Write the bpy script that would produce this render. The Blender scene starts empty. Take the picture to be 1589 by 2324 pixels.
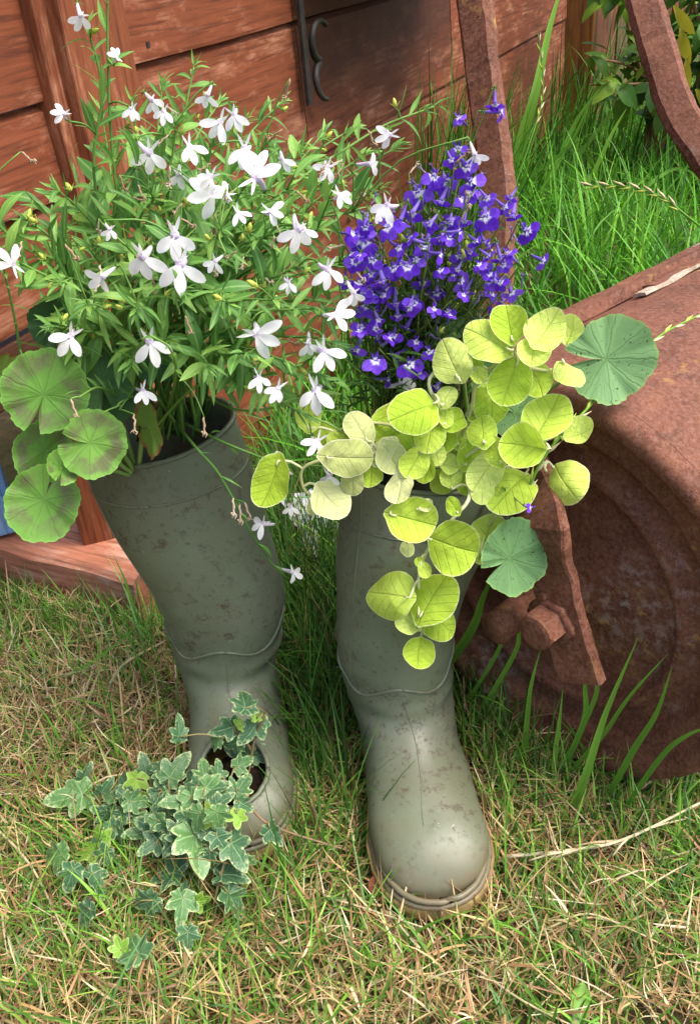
import bpy, math, random
import numpy as np
from mathutils import Vector, Matrix, Quaternion, noise as mnoise

random.seed(7); rng = np.random.default_rng(7)
sc = bpy.context.scene
col = sc.collection

# ------------------------------------------------------------------ camera
F = 2057.0; CX, CY = 794.5, 1162.0; IW, IH = 1589.0, 2324.0; H = 0.82
_d = np.array([301.0, 3158.0, F]); _d /= np.linalg.norm(_d)
_Z = -_d; _Y = np.array([0, 0, 1.0]) - _Z * _Z[2]; _Y /= np.linalg.norm(_Y); _X = np.cross(_Y, _Z)
R = np.array([_X, _Y, _Z])
CR, CU, CB = (Vector(R @ np.array(v, float)) for v in ((1, 0, 0), (0, -1, 0), (0, 0, -1)))
EYE = Vector((0, 0, H))
cam = bpy.data.cameras.new('camera'); co = bpy.data.objects.new('camera', cam); col.objects.link(co)
co.matrix_world = Matrix((( CR.x, CU.x, CB.x, 0), (CR.y, CU.y, CB.y, 0), (CR.z, CU.z, CB.z, H), (0, 0, 0, 1)))
cam.sensor_fit = 'HORIZONTAL'; cam.sensor_width = 36; cam.lens = F / IW * 36
cam.clip_start = 0.02; cam.clip_end = 200
sc.camera = co

# ------------------------------------------------------------------ sky, sun, exposure
SUN_EL, SUN_AZ = 62.0, 112.0          # azimuth clockwise from +Y
w = bpy.data.worlds.new('World'); sc.world = w; w.use_nodes = True
nt = w.node_tree; nt.nodes.clear()
sky = nt.nodes.new('ShaderNodeTexSky'); sky.sky_type = 'NISHITA'; sky.sun_disc = False
sky.sun_elevation = math.radians(SUN_EL); sky.sun_rotation = math.radians(SUN_AZ)
sky.air_density = 1.0; sky.dust_density = 4.0; sky.ozone_density = 0.6
bg = nt.nodes.new('ShaderNodeBackground'); bg.inputs['Strength'].default_value = 0.15
out = nt.nodes.new('ShaderNodeOutputWorld')
nt.links.new(sky.outputs[0], bg.inputs[0]); nt.links.new(bg.outputs[0], out.inputs[0])
sl = bpy.data.lights.new('sun', 'SUN'); sl.energy = 1.7; sl.angle = math.radians(40); sl.color = (1, 0.96, 0.88)
so = bpy.data.objects.new('sun', sl); col.objects.link(so)
_a, _e = math.radians(SUN_AZ), math.radians(SUN_EL)
SUNV = Vector((math.sin(_a) * math.cos(_e), math.cos(_a) * math.cos(_e), math.sin(_e)))
so.rotation_euler = SUNV.to_track_quat('Z', 'Y').to_euler(); so.location = (0, 0, 4)
vs = sc.view_settings; vs.view_transform = 'Standard'; vs.look = 'None'; vs.gamma = 1; vs.exposure = 1.3
vs.use_curve_mapping = False
sc.cycles.use_denoising = True
sc.cycles.max_bounces = 8; sc.cycles.transparent_max_bounces = 4
sc.cycles.sample_clamp_indirect = 6

# ------------------------------------------------------------------ helpers
def ray(x, y):
    return Vector(R @ np.array([(x - CX) / F, (y - CY) / F, 1.0]))
def gr(x, y, z=0.0):
    r = ray(x, y); return EYE + r * ((z - H) / r.z)
def at(x, y, Y):
    r = ray(x, y); return EYE + r * (Y / r.y)
def on_plane(x, y, p, n):
    r = ray(x, y); return EYE + r * ((p - EYE).dot(n) / r.dot(n))
def depth(p):
    return -(p - EYE).dot(CB)
def px2m(px, p):
    return px * depth(p) / F
def cr_path(pts, n):
    """smooth path through pts"""
    P = [Vector(p) for p in pts]
    if len(P) < 3:
        return [P[0].lerp(P[-1], i / n) for i in range(n + 1)]
    Q = [P[0] * 2 - P[1]] + P + [P[-1] * 2 - P[-2]]
    o = []
    m = len(P) - 1
    for k in range(n + 1):
        t = k / n * m; i = min(int(t), m - 1); t -= i
        a, b, c, d = Q[i:i + 4]
        o.append(0.5 * ((2 * b) + (c - a) * t + (2 * a - 5 * b + 4 * c - d) * t * t + (3 * b - a - 3 * c + d) * t ** 3))
    return o

class MB:
    def __init__(s): s.v = []; s.f = []; s.uv = None
    def add(s, v, f, M=None):
        o = len(s.v)
        s.v += [tuple(M @ Vector(p)) for p in v] if M is not None else [tuple(p) for p in v]
        s.f += [tuple(i + o for i in q) for q in f]; return s
    def box(s, c, h, M=None, jit=0):
        v = [(c[0] + a * h[0], c[1] + b * h[1], c[2] + e * h[2]) for a in (-1, 1) for b in (-1, 1) for e in (-1, 1)]
        if jit: v = [tuple(q + random.uniform(-jit, jit) for q in p) for p in v]
        return s.add(v, [(0, 1, 3, 2), (4, 6, 7, 5), (0, 4, 5, 1), (2, 3, 7, 6), (0, 2, 6, 4), (1, 5, 7, 3)], M)
    def tube(s, pts, rad, sides=5, cap=True):
        P = [Vector(p) for p in pts]; n = len(P)
        rr = rad if hasattr(rad, '__len__') else [rad] * n
        if len(rr) == 2 and n != 2: rr = [rr[0] + (rr[1] - rr[0]) * i / (n - 1) for i in range(n)]
        ref = Vector((0.31, 0.17, 0.93)); v = []; f = []
        prev = None
        for i in range(n):
            t = (P[min(i + 1, n - 1)] - P[max(i - 1, 0)])
            t = t.normalized() if t.length > 1e-9 else Vector((0, 0, 1))
            a = prev - t * prev.dot(t) if prev is not None else t.cross(ref)
            if a.length < 1e-4: a = t.cross(Vector((1, 0.2, 0)))
            a.normalize(); prev = a; b = t.cross(a)
            for k in range(sides):
                q = 2 * math.pi * k / sides
                v.append(P[i] + (a * math.cos(q) + b * math.sin(q)) * rr[i])
        for i in range(n - 1):
            for k in range(sides):
                k2 = (k + 1) % sides
                f.append((i * sides + k, i * sides + k2, (i + 1) * sides + k2, (i + 1) * sides + k))
        if cap:
            f.append(tuple(range(sides))[::-1]); f.append(tuple((n - 1) * sides + k for k in range(sides)))
        return s.add(v, f)
    def bar(s, pts, wid, thk, nref, bev=0.15):
        """flat bar swept along pts; nref = direction its wide face looks; chamfered section"""
        P = [Vector(p) for p in pts]; n = len(P); v = []; f = []
        hw, ht = wid / 2, thk / 2; c = min(hw, ht) * bev * 2
        sec = [(-hw + c, ht), (hw - c, ht), (hw, ht - c), (hw, -ht + c), (hw - c, -ht), (-hw + c, -ht), (-hw, -ht + c), (-hw, ht - c)]
        for i in range(n):
            t = (P[min(i + 1, n - 1)] - P[max(i - 1, 0)]).normalized()
            nn = (nref - t * nref.dot(t)).normalized(); a = t.cross(nn)
            for (q, r) in sec: v.append(P[i] + a * q + nn * r)
        for i in range(n - 1):
            for k in range(8):
                k2 = (k + 1) % 8
                f.append((i * 8 + k, i * 8 + k2, (i + 1) * 8 + k2, (i + 1) * 8 + k))
        f.append(tuple(range(8))[::-1]); f.append(tuple((n - 1) * 8 + k for k in range(8)))
        return s.add(v, f)
    def mesh(s, name, smooth=True):
        me = bpy.data.meshes.new(name); me.from_pydata(s.v, [], s.f); me.update()
        if smooth: me.polygons.foreach_set('use_smooth', [True] * len(me.polygons))
        return me
    def obj(s, name, mat, parent=None, smooth=True):
        return mk(name, s.mesh(name, smooth), mat, parent)

def mk(name, me, mat=None, parent=None, M=None):
    o = bpy.data.objects.new(name, me); col.objects.link(o)
    if mat is not None and not me.materials: me.materials.append(mat)
    if parent is not None:
        o.parent = parent
        if M is None: M = Matrix()
        o.matrix_basis = wm(parent).inverted() @ M
    elif M is not None: o.matrix_basis = M
    return o
def wm(o):
    M = o.matrix_basis.copy()
    while o.parent is not None:
        o = o.parent; M = o.matrix_basis @ M
    return M
def sub(name, me, parent, L):
    """child with a local matrix"""
    o = bpy.data.objects.new(name, me); col.objects.link(o); o.parent = parent; o.matrix_basis = L; return o
def tag(o, label, cat=None, group=None, kind=None):
    o['label'] = label
    if cat: o['category'] = cat
    if group: o['group'] = group
    if kind: o['kind'] = kind
    return o
def thing(name, label, cat, loc, M=None, group=None):
    o = bpy.data.objects.new(name, None); col.objects.link(o); o.empty_display_size = 0.03
    o.matrix_basis = M if M is not None else Matrix.Translation(Vector(loc))
    return tag(o, label, cat, group)
def bevel(o, wdt, seg=2):
    m = o.modifiers.new('b', 'BEVEL'); m.width = wdt; m.segments = seg; m.limit_method = 'ANGLE'; return o
def face_frame(p, ang, tx=0, ty=0, sx=1, sy=None, sz=None, nrm=None):
    """matrix: local y = tip direction at image angle ang, local z = leaf's face"""
    b = (EYE - p).normalized()
    if nrm is not None: b = (b * (1 - nrm[0]) + Vector(nrm[1]) * nrm[0]).normalized()
    a = math.radians(ang)
    t = CR * math.cos(a) + CU * math.sin(a); t = (t - b * t.dot(b)).normalized(); s = t.cross(b)
    M = Matrix(((s.x, t.x, b.x), (s.y, t.y, b.y), (s.z, t.z, b.z)))
    M = M @ Matrix.Rotation(math.radians(tx), 3, 'X') @ Matrix.Rotation(math.radians(ty), 3, 'Y')
    sy = sx if sy is None else sy; sz = (sx + sy) / 2 if sz is None else sz
    M = M @ Matrix.Diagonal((sx, sy, sz))
    return Matrix.Translation(p) @ M.to_4x4()

# ------------------------------------------------------------------ material helpers
class NB:
    def __init__(s, name):
        s.m = bpy.data.materials.new(name); s.m.use_nodes = True; s.t = s.m.node_tree; s.t.nodes.clear()
        s.o = s.n('ShaderNodeOutputMaterial')
    def n(s, typ, **kw):
        nd = s.t.nodes.new(typ)
        for k, v in kw.items(): setattr(nd, k, v)
        return nd
    def set(s, inp, v):
        if isinstance(v, bpy.types.NodeSocket): s.t.links.new(v, inp)
        elif v is not None:
            if inp.type == 'RGBA' and len(v) == 3: v = (*v, 1)
            inp.default_value = v
    def co(s, kind='Object'):
        return s.n('ShaderNodeTexCoord').outputs[kind]
    def mapp(s, v, scale=(1, 1, 1), loc=(0, 0, 0)):
        m = s.n('ShaderNodeMapping'); s.set(m.inputs[0], v); m.inputs['Scale'].default_value = scale; s.set(m.inputs['Location'], loc); return m.outputs[0]
    def noise(s, v, scale, detail=4, rough=0.55, dist=0):
        m = s.n('ShaderNodeTexNoise'); s.set(m.inputs['Vector'], v); m.inputs['Scale'].default_value = scale
        m.inputs['Detail'].default_value = detail; m.inputs['Roughness'].default_value = rough; m.inputs['Distortion'].default_value = dist
        return m.outputs[0]
    def ramp(s, f, stops, mode='LINEAR'):
        m = s.n('ShaderNodeValToRGB'); s.set(m.inputs[0], f); e = m.color_ramp.elements; m.color_ramp.interpolation = mode
        while len(e) < len(stops): e.new(0.5)
        for i, (p, c) in enumerate(stops):
            e[i].position = p; c = (c, c, c) if not hasattr(c, '__len__') else c; e[i].color = (*c, 1)
        return m.outputs[0]
    def mix(s, f, a, b, mode='MIX'):
        m = s.n('ShaderNodeMix', data_type='RGBA', blend_type=mode); s.set(m.inputs[0], f); s.set(m.inputs[6], a); s.set(m.inputs[7], b); return m.outputs[2]
    def ma(s, op, a, b=None, c=None, clamp=False):
        m = s.n('ShaderNodeMath', operation=op, use_clamp=clamp); s.set(m.inputs[0], a)
        if b is not None: s.set(m.inputs[1], b)
        if c is not None: s.set(m.inputs[2], c)
        return m.outputs[0]
    def attr(s, name, out='Fac'):
        m = s.n('ShaderNodeAttribute', attribute_name=name); return m.outputs[out]
    def rnd(s):
        a = s.n('ShaderNodeObjectInfo').outputs['Random']; return s.ma('FRACT', s.ma('ADD', a, s.attr('rnd')))
    def sep(s, v):
        m = s.n('ShaderNodeSeparateXYZ'); s.set(m.inputs[0], v); return m.outputs
    def bump(s, h, strength=0.3, dist=0.002, nrm=None):
        m = s.n('ShaderNodeBump'); s.set(m.inputs['Height'], h); m.inputs['Strength'].default_value = strength; m.inputs['Distance'].default_value = dist
        if nrm is not None: s.set(m.inputs['Normal'], nrm)
        return m.outputs[0]
    def pbr(s, colr, rough=0.6, nrm=None, spec=0.4, trans=0, tcol=None, **kw):
        p = s.n('ShaderNodeBsdfPrincipled'); s.set(p.inputs['Base Color'], colr); s.set(p.inputs['Roughness'], rough)
        s.set(p.inputs['Specular IOR Level'], spec)
        for k, v in kw.items(): s.set(p.inputs[k], v)
        if nrm is not None: s.set(p.inputs['Normal'], nrm)
        sh = p.outputs[0]
        if trans:
            t = s.n('ShaderNodeBsdfTranslucent'); s.set(t.inputs[0], tcol if tcol is not None else colr)
            if nrm is not None: s.set(t.inputs['Normal'], nrm)
            x = s.n('ShaderNodeMixShader'); x.inputs[0].default_value = trans
            s.t.links.new(sh, x.inputs[1]); s.t.links.new(t.outputs[0], x.inputs[2]); sh = x.outputs[0]
        s.t.links.new(sh, s.o.inputs[0]); return s.m

def wood(name, base, lite, worn, grain_axis=0, worn_amt=0.5, rough=0.75, dark=None, scale=1.0, knots=True, painted_shade=None):
    b = NB(name); c = b.co(); rv = b.n('ShaderNodeObjectInfo').outputs['Random']
    off = b.n('ShaderNodeCombineXYZ'); b.set(off.inputs[0], b.ma('MULTIPLY', rv, 7.0)); b.set(off.inputs[1], b.ma('MULTIPLY', rv, 3.0)); b.set(off.inputs[2], b.ma('MULTIPLY', rv, 5.0))
    sc3 = [28 * scale] * 3; sc3[grain_axis] = 1.6 * scale
    g = b.noise(b.mapp(c, sc3, off.outputs[0]), 3.0, 6, 0.65, 0.6)
    sc4 = [160 * scale] * 3; sc4[grain_axis] = 9 * scale
    fine = b.noise(b.mapp(c, sc4, off.outputs[0]), 1.0, 3, 0.6)
    big = b.noise(b.mapp(c, (2.2, 2.2, 2.2), off.outputs[0]), 1.6, 4, 0.6)
    colr = b.mix(b.ramp(g, [(0.35, 0), (0.7, 1)]), base, lite)
    colr = b.mix(b.ma('MULTIPLY', b.ramp(fine, [(0.32, 1), (0.50, 0)]), 0.7), colr, tuple(q * 0.38 for q in base))
    sc5 = [9 * scale] * 3; sc5[grain_axis] = 3.0 * scale
    wn = b.noise(b.mapp(c, sc5, off.outputs[0]), 2.4, 7, 0.72, 0.3)
    wf = b.ma('MULTIPLY', b.ramp(wn, [(0.50, 0), (0.64, 1)]), b.ma('MULTIPLY', b.ramp(fine, [(0.38, 0.15), (0.62, 1)]), worn_amt))
    colr = b.mix(wf, colr, worn)
    dk = dark or tuple(x * 0.35 for x in base)
    colr = b.mix(b.ma('MULTIPLY', b.ramp(big, [(0.52, 0), (0.72, 1)]), 0.55), colr, dk)
    if knots:
        vo = b.n('ShaderNodeTexVoronoi'); sck = [6] * 3; sck[grain_axis] = 3.2
        b.set(vo.inputs['Vector'], b.mapp(c, sck, off.outputs[0])); vo.inputs['Scale'].default_value = 1.1
        colr = b.mix(b.ramp(vo.outputs['Distance'], [(0.035, 1), (0.075, 0)]), colr, tuple(x * 0.12 for x in base))
    if painted_shade:                                             # shade on the upper boards painted dark, with a ragged lower edge
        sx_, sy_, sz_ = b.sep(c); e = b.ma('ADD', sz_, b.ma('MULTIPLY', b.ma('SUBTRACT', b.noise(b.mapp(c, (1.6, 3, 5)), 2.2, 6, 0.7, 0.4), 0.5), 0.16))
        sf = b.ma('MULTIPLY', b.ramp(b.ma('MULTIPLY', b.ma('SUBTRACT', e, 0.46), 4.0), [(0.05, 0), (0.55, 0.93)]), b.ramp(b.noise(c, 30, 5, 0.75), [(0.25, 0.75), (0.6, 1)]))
        colr = b.mix(sf, colr, painted_shade)
    h = b.ma('ADD', b.ma('MULTIPLY', g, 0.6), b.ma('MULTIPLY', fine, 0.5))
    return b.pbr(colr, rough, b.bump(h, 0.45, 0.0015), 0.3)

M_shed = wood('shed_wood', (0.148, 0.036, 0.012), (0.215, 0.058, 0.021), (0.38, 0.17, 0.098), 0, 0.95)
M_shadedshed = wood('shed_wood_painted_shade', (0.148, 0.036, 0.012), (0.215, 0.058, 0.021), (0.38, 0.17, 0.098), 0, 0.95, painted_shade=(0.050, 0.014, 0.005))  # copy of the shed wood with shade painted into its colour
M_shedpost = wood('shed_post_wood', (0.165, 0.043, 0.014), (0.24, 0.07, 0.026), (0.43, 0.20, 0.11), 2, 1.0, knots=False)
M_amber = wood('amber_wood', (0.10, 0.035, 0.008), (0.24, 0.085, 0.012), (0.36, 0.15, 0.03), 2, 0.4, 0.55, (0.035, 0.014, 0.006), 0.7, False)
M_sleeper = wood('sleeper_wood', (0.36, 0.13, 0.075), (0.52, 0.20, 0.105), (0.60, 0.38, 0.28), 0, 0.85, 0.85, (0.17, 0.085, 0.06), 1.2, False)
M_grey = wood('weathered_wood', (0.16, 0.11, 0.05), (0.26, 0.18, 0.09), (0.34, 0.26, 0.15), 2, 0.6, 0.8, None, 0.8, False)
M_pink = wood('faded_panel_wood', (0.20, 0.075, 0.045), (0.28, 0.11, 0.065), (0.34, 0.17, 0.11), 2, 0.6, 0.8, None, 0.8, False)
M_blue = wood('blue_painted_wood', (0.16, 0.30, 0.52), (0.24, 0.40, 0.64), (0.45, 0.58, 0.72), 2, 0.7, 0.6, (0.10, 0.19, 0.36), 1.4, False)
M_under = wood('dark_underside', (0.06, 0.02, 0.01), (0.09, 0.032, 0.016), (0.14, 0.06, 0.03), 0, 0.4)

def m_rust():
    b = NB('rust'); c = b.co()
    n1 = b.noise(c, 22, 9, 0.74, 0.2); n2 = b.noise(c, 210, 6, 0.75); n3 = b.noise(c, 5.5, 5, 0.6, 0.4); n4 = b.noise(c, 60, 4, 0.7, 0.4)
    colr = b.ramp(n1, [(0.28, (0.050, 0.016, 0.008)), (0.48, (0.125, 0.042, 0.020)), (0.72, (0.20, 0.078, 0.042))])
    colr = b.mix(b.ramp(n2, [(0.44, 0.0), (0.66, 0.5)]), colr, (0.29, 0.145, 0.105))
    colr = b.mix(b.ramp(n2, [(0.30, 0.75), (0.42, 0)]), colr, (0.04, 0.014, 0.01))
    och = b.ma('MULTIPLY', b.ramp(n3, [(0.50, 0), (0.62, 1)]), b.ramp(n4, [(0.56, 0), (0.66, 0.8)]))
    colr = b.mix(och, colr, (0.36, 0.20, 0.055))
    gre = b.ma('MULTIPLY', b.ramp(b.noise(c, 4.1, 4, 0.6), [(0.56, 0), (0.68, 1)]), b.ramp(b.noise(c, 90, 4, 0.7), [(0.5, 0), (0.62, 0.55)]))
    colr = b.mix(gre, colr, (0.40, 0.33, 0.29))
    vo = b.n('ShaderNodeTexVoronoi'); b.set(vo.inputs['Vector'], c); vo.inputs['Scale'].default_value = 420; pit = b.ma('MULTIPLY', b.ramp(vo.outputs['Distance'], [(0.08, 0.8), (0.30, 0)]), b.ramp(b.noise(c, 35, 4, 0.7), [(0.48, 0), (0.58, 1)]))
    colr = b.mix(pit, colr, (0.035, 0.013, 0.009))
    flk = b.ramp(b.noise(c, 16, 7, 0.8, 0.8), [(0.49, 0), (0.515, 1)])
    h = b.ma('SUBTRACT', b.ma('ADD', b.ma('ADD', b.ma('MULTIPLY', n2, 0.5), n1), b.ma('MULTIPLY', flk, 0.18)), b.ma('MULTIPLY', pit, 0.6))
    return b.pbr(colr, b.ramp(n1, [(0.3, 0.62), (0.7, 0.85)]), b.bump(h, 0.5, 0.003), 0.3)
M_rust = m_rust()
def m_lime():
    b = NB('pale_scale'); c = b.co(); n = b.noise(c, 70, 6, 0.75)
    return b.pbr(b.ramp(n, [(0.3, (0.16, 0.08, 0.05)), (0.5, (0.42, 0.34, 0.25)), (0.7, (0.62, 0.56, 0.46))]), 0.95, b.bump(n, 0.9, 0.006), 0.1)
M_scale = m_lime()
def m_iron():
    b = NB('black_iron'); n = b.noise(b.co(), 60, 5, 0.7)
    return b.pbr(b.ramp(n, [(0.4, (0.014, 0.012, 0.011)), (0.75, (0.05, 0.035, 0.025))]), 0.55, b.bump(n, 0.3, 0.001), 0.4)
M_iron = m_iron()
def m_shadeliner():
    b = NB('shade_liner'); n = b.noise(b.co(), 50, 6, 0.7)
    return b.pbr(b.ramp(n, [(0.3, (0.012, 0.009, 0.006)), (0.75, (0.06, 0.045, 0.02))]), 0.95, b.bump(n, 1, 0.01), 0.1)
M_shadeliner = m_shadeliner()

def m_rubber():
    b = NB('green_rubber'); c = b.co(); rv = b.n('ShaderNodeObjectInfo').outputs['Random']
    off = b.n('ShaderNodeCombineXYZ'); b.set(off.inputs[0], b.ma('MULTIPLY', rv, 9.0)); b.set(off.inputs[2], b.ma('MULTIPLY', rv, 4.0))
    c2 = b.mapp(c, (1, 1, 1), off.outputs[0])
    n0 = b.noise(c2, 7, 5, 0.6); n1 = b.noise(c2, 26, 6, 0.7, 0.4); n2 = b.noise(c2, 150, 4, 0.7); n3 = b.noise(c2, 9, 5, 0.65, 0.8)
    colr = b.ramp(n0, [(0.3, (0.104, 0.124, 0.074)), (0.55, (0.132, 0.156, 0.098)), (0.75, (0.160, 0.185, 0.126))])
    film = b.ramp(n3, [(0.44, 0), (0.68, 0.5)])
    colr = b.mix(film, colr, (0.125, 0.118, 0.075))
    mud = b.ma('MULTIPLY', b.ramp(n3, [(0.40, 0.12), (0.56, 1)]), b.ramp(b.noise(c2, 85, 7, 0.8, 0.2), [(0.53, 0), (0.61, 0.75)]))
    colr = b.mix(mud, colr, (0.062, 0.042, 0.023))
    spk = b.ramp(n2, [(0.60, 0), (0.67, 0.75)]); colr = b.mix(b.ma('MULTIPLY', spk, b.ramp(n0, [(0.4, 0.15), (0.65, 1)])), colr, (0.06, 0.036, 0.022))
    wh = b.ramp(b.noise(c2, 210, 2, 0.5), [(0.74, 0), (0.78, 0.5)]); colr = b.mix(wh, colr, (0.42, 0.42, 0.36))
    z = b.sep(c)[2]
    low = b.ma('MULTIPLY', b.ramp(b.ma('ADD', z, b.ma('MULTIPLY', b.ma('SUBTRACT', n3, 0.5), 0.10)), [(0.022, 1), (0.06, 0)]), b.ramp(n1, [(0.35, 0.35), (0.6, 0.9)]))
    colr = b.mix(low, colr, (0.15, 0.105, 0.058))
    scf = b.ramp(b.noise(b.mapp(c2, (60, 60, 7)), 1.6, 4, 0.7, 0.6), [(0.66, 0), (0.70, 0.45)]); colr = b.mix(scf, colr, (0.25, 0.26, 0.20))
    rough = b.ma('ADD', b.ramp(n1, [(0.3, 0.36), (0.7, 0.52)]), b.ma('MULTIPLY', mud, 0.3))
    return b.pbr(colr, rough, b.bump(b.ma('ADD', n1, b.ma('MULTIPLY', n2, 0.25)), 0.12, 0.002), 0.5)
M_rubber = m_rubber()
def m_sole():
    b = NB('tan_sole'); c = b.co(); n = b.noise(c, 45, 6, 0.7); n2 = b.noise(c, 14, 4, 0.6)
    colr = b.ramp(n, [(0.3, (0.22, 0.145, 0.05)), (0.6, (0.46, 0.33, 0.12)), (0.8, (0.55, 0.42, 0.2))])
    colr = b.mix(b.ramp(n2, [(0.45, 0), (0.65, 0.75)]), colr, (0.15, 0.095, 0.05))
    return b.pbr(colr, 0.75, b.bump(n, 0.3, 0.002), 0.3)
M_sole = m_sole()
def m_soil():
    b = NB('dark_soil'); c = b.co(); n = b.noise(c, 90, 6, 0.75)
    return b.pbr(b.ramp(n, [(0.35, (0.008, 0.005, 0.003)), (0.6, (0.028, 0.017, 0.010)), (0.8, (0.075, 0.05, 0.03))]), 0.95, b.bump(n, 1.0, 0.008), 0.15)
M_soil = m_soil()
def m_ground():
    b = NB('earth'); c = b.co(); n = b.noise(c, 25, 6, 0.7); n2 = b.noise(c, 2.5, 3, 0.6)
    colr = b.ramp(n, [(0.3, (0.045, 0.028, 0.014)), (0.7, (0.15, 0.095, 0.045))])
    colr = b.mix(b.ramp(n2, [(0.4, 0), (0.7, 0.7)]), colr, (0.05, 0.07, 0.02))
    return b.pbr(colr, 0.95, b.bump(n, 0.8, 0.01), 0.1)
M_ground = m_ground()
def m_grass(name, trans=0.3, rough=0.5):
    b = NB(name); cc = b.attr('Col', 'Color')
    return b.pbr(cc, rough, None, 0.25, trans)
M_grass = m_grass('grass_blades'); M_dry = m_grass('dry_grass', 0.15, 0.7)

def leafy(name, stops, edge=None, edge_w=(0.85, 0.97), veins=None, vein_col=None, trans=0.35, rough=0.5, spots=None, tcol_gain=None, bumpy=0.25, mottled=25, veinmix=0.4, patchy=False):
    """stops: colour ramp over per-leaf random + mottling"""
    b = NB(name); uv = b.co('UV'); r = b.rnd()
    off = b.n('ShaderNodeCombineXYZ'); b.set(off.inputs[0], b.ma('MULTIPLY', r, 37.0)); b.set(off.inputs[1], b.ma('MULTIPLY', r, 11.0))
    n = b.noise(b.mapp(uv, (1, 1, 1), off.outputs[0]), mottled * 0.2, 4, 0.6)
    fac = b.ma('ADD', b.ma('MULTIPLY', r, 0.65), b.ma('MULTIPLY', n, 0.35))
    colr = b.ramp(fac, stops)
    x, y, z = b.sep(uv)
    h = n
    if veins == 'mid':
        d = b.ma('ABSOLUTE', b.ma('SUBTRACT', x, 0.5)); v = b.ramp(d, [(0.015, 1), (0.06, 0)]); colr = b.mix(b.ma('MULTIPLY', v, 0.6), colr, vein_col)
    elif veins == 'pinnate':
        d = b.ma('ABSOLUTE', b.ma('SUBTRACT', x, 0.5)); v = b.ramp(d, [(0.004, 1), (0.022, 0)])
        q = b.ma('FRACT', b.ma('MULTIPLY', b.ma('SUBTRACT', y, b.ma('MULTIPLY', d, 0.75)), 5.0))
        v2 = b.ramp(b.ma('ABSOLUTE', b.ma('SUBTRACT', q, 0.5)), [(0.02, 0.7), (0.07, 0)])
        v = b.ma('MULTIPLY', b.ma('MAXIMUM', v, v2), b.ramp(n, [(0.3, 0.4), (0.6, 1)])); colr = b.mix(b.ma('MULTIPLY', v, 0.25), colr, vein_col); h = b.ma('SUBTRACT', n, b.ma('MULTIPLY', v, 0.8))
    elif isinstance(veins, tuple):
        nv, vx, vy = veins
        a = b.ma('ARCTAN2', b.ma('SUBTRACT', x, vx), b.ma('SUBTRACT', y, vy))
        rr = b.ma('POWER', b.ma('ADD', b.ma('POWER', b.ma('SUBTRACT', x, vx), 2.0), b.ma('POWER', b.ma('SUBTRACT', y, vy), 2.0)), 0.5)
        wob = b.ma('MULTIPLY', b.ma('SUBTRACT', b.noise(uv, 7, 2), 0.5), 0.22)
        q = b.ma('FRACT', b.ma('ADD', b.ma('MULTIPLY', b.ma('ADD', a, wob), nv / (2 * math.pi)), 0.5))
        ad = b.ma('MULTIPLY', b.ma('ABSOLUTE', b.ma('SUBTRACT', q, 0.5)), rr)
        v = b.ramp(ad, [(0.006, 1), (0.02, 0)])
        q2 = b.ma('FRACT', b.ma('MULTIPLY', b.ma('ADD', a, wob), 2 * nv / (2 * math.pi)))
        ad2 = b.ma('MULTIPLY', b.ma('ABSOLUTE', b.ma('SUBTRACT', q2, 0.5)), rr)
        v2 = b.ma('MULTIPLY', b.ramp(ad2, [(0.006, 0.7), (0.018, 0)]), b.ramp(rr, [(0.20, 0), (0.3, 1)]))
        v = b.ma('MAXIMUM', v, v2)
        colr = b.mix(b.ma('MULTIPLY', v, veinmix), colr, vein_col); h = b.ma('SUBTRACT', n, b.ma('MULTIPLY', v, 0.5))
    e = b.attr('edge')
    if edge is not None:
        en = b.ma('ADD', e, b.ma('MULTIPLY', b.ma('SUBTRACT', b.noise(uv, 9, 4, 0.7), 0.5), edge[1]))
        ef = b.ramp(en, [(edge_w[0], 0), (edge_w[1], 1)])
        if patchy: ef = b.ma('MULTIPLY', ef, b.ramp(b.noise(b.mapp(uv, (1, 1, 1), off.outputs[0]), 3.4, 3, 0.6), [(0.38, 0.15), (0.58, 1)]))
        colr = b.mix(ef, colr, edge[0])
    if spots == 'zone':
        en = b.ma('ADD', e, b.ma('MULTIPLY', b.ma('SUBTRACT', b.noise(uv, 5, 3, 0.6), 0.5), 0.5))
        zf = b.ramp(en, [(0.42, 0), (0.54, 1), (0.82, 1), (0.94, 0)])
        patch = b.ramp(b.noise(b.mapp(uv, (1, 1, 1), off.outputs[0]), 2.3, 3, 0.6), [(0.38, 0.08), (0.58, 0.72)])
        colr = b.mix(b.ma('MULTIPLY', zf, patch), colr, (0.15, 0.115, 0.078))
        colr = b.mix(b.ramp(e, [(0.95, 0), (0.995, 0.8)]), colr, (0.22, 0.44, 0.09))
    elif spots:
        s1 = b.noise(b.mapp(uv, (1, 1, 1), off.outputs[0]), spots[0], 3, 0.7); s0 = b.noise(b.mapp(uv, (1, 1, 1), off.outputs[0]), 3.2, 3, 0.6)
        s = b.ma('MULTIPLY', b.ramp(s1, [(spots[1], 0), (spots[1] + 0.04, 1)]), b.ramp(s0, [(0.42, 0.1), (0.56, 1)]))
        colr = b.mix(s, colr, spots[2])
    tc = colr if tcol_gain is None else b.mix(1.0, colr, tcol_gain, 'MULTIPLY')
    return b.pbr(colr, rough, b.bump(h, bumpy, 0.003), 0.3, trans, tc)

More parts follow.
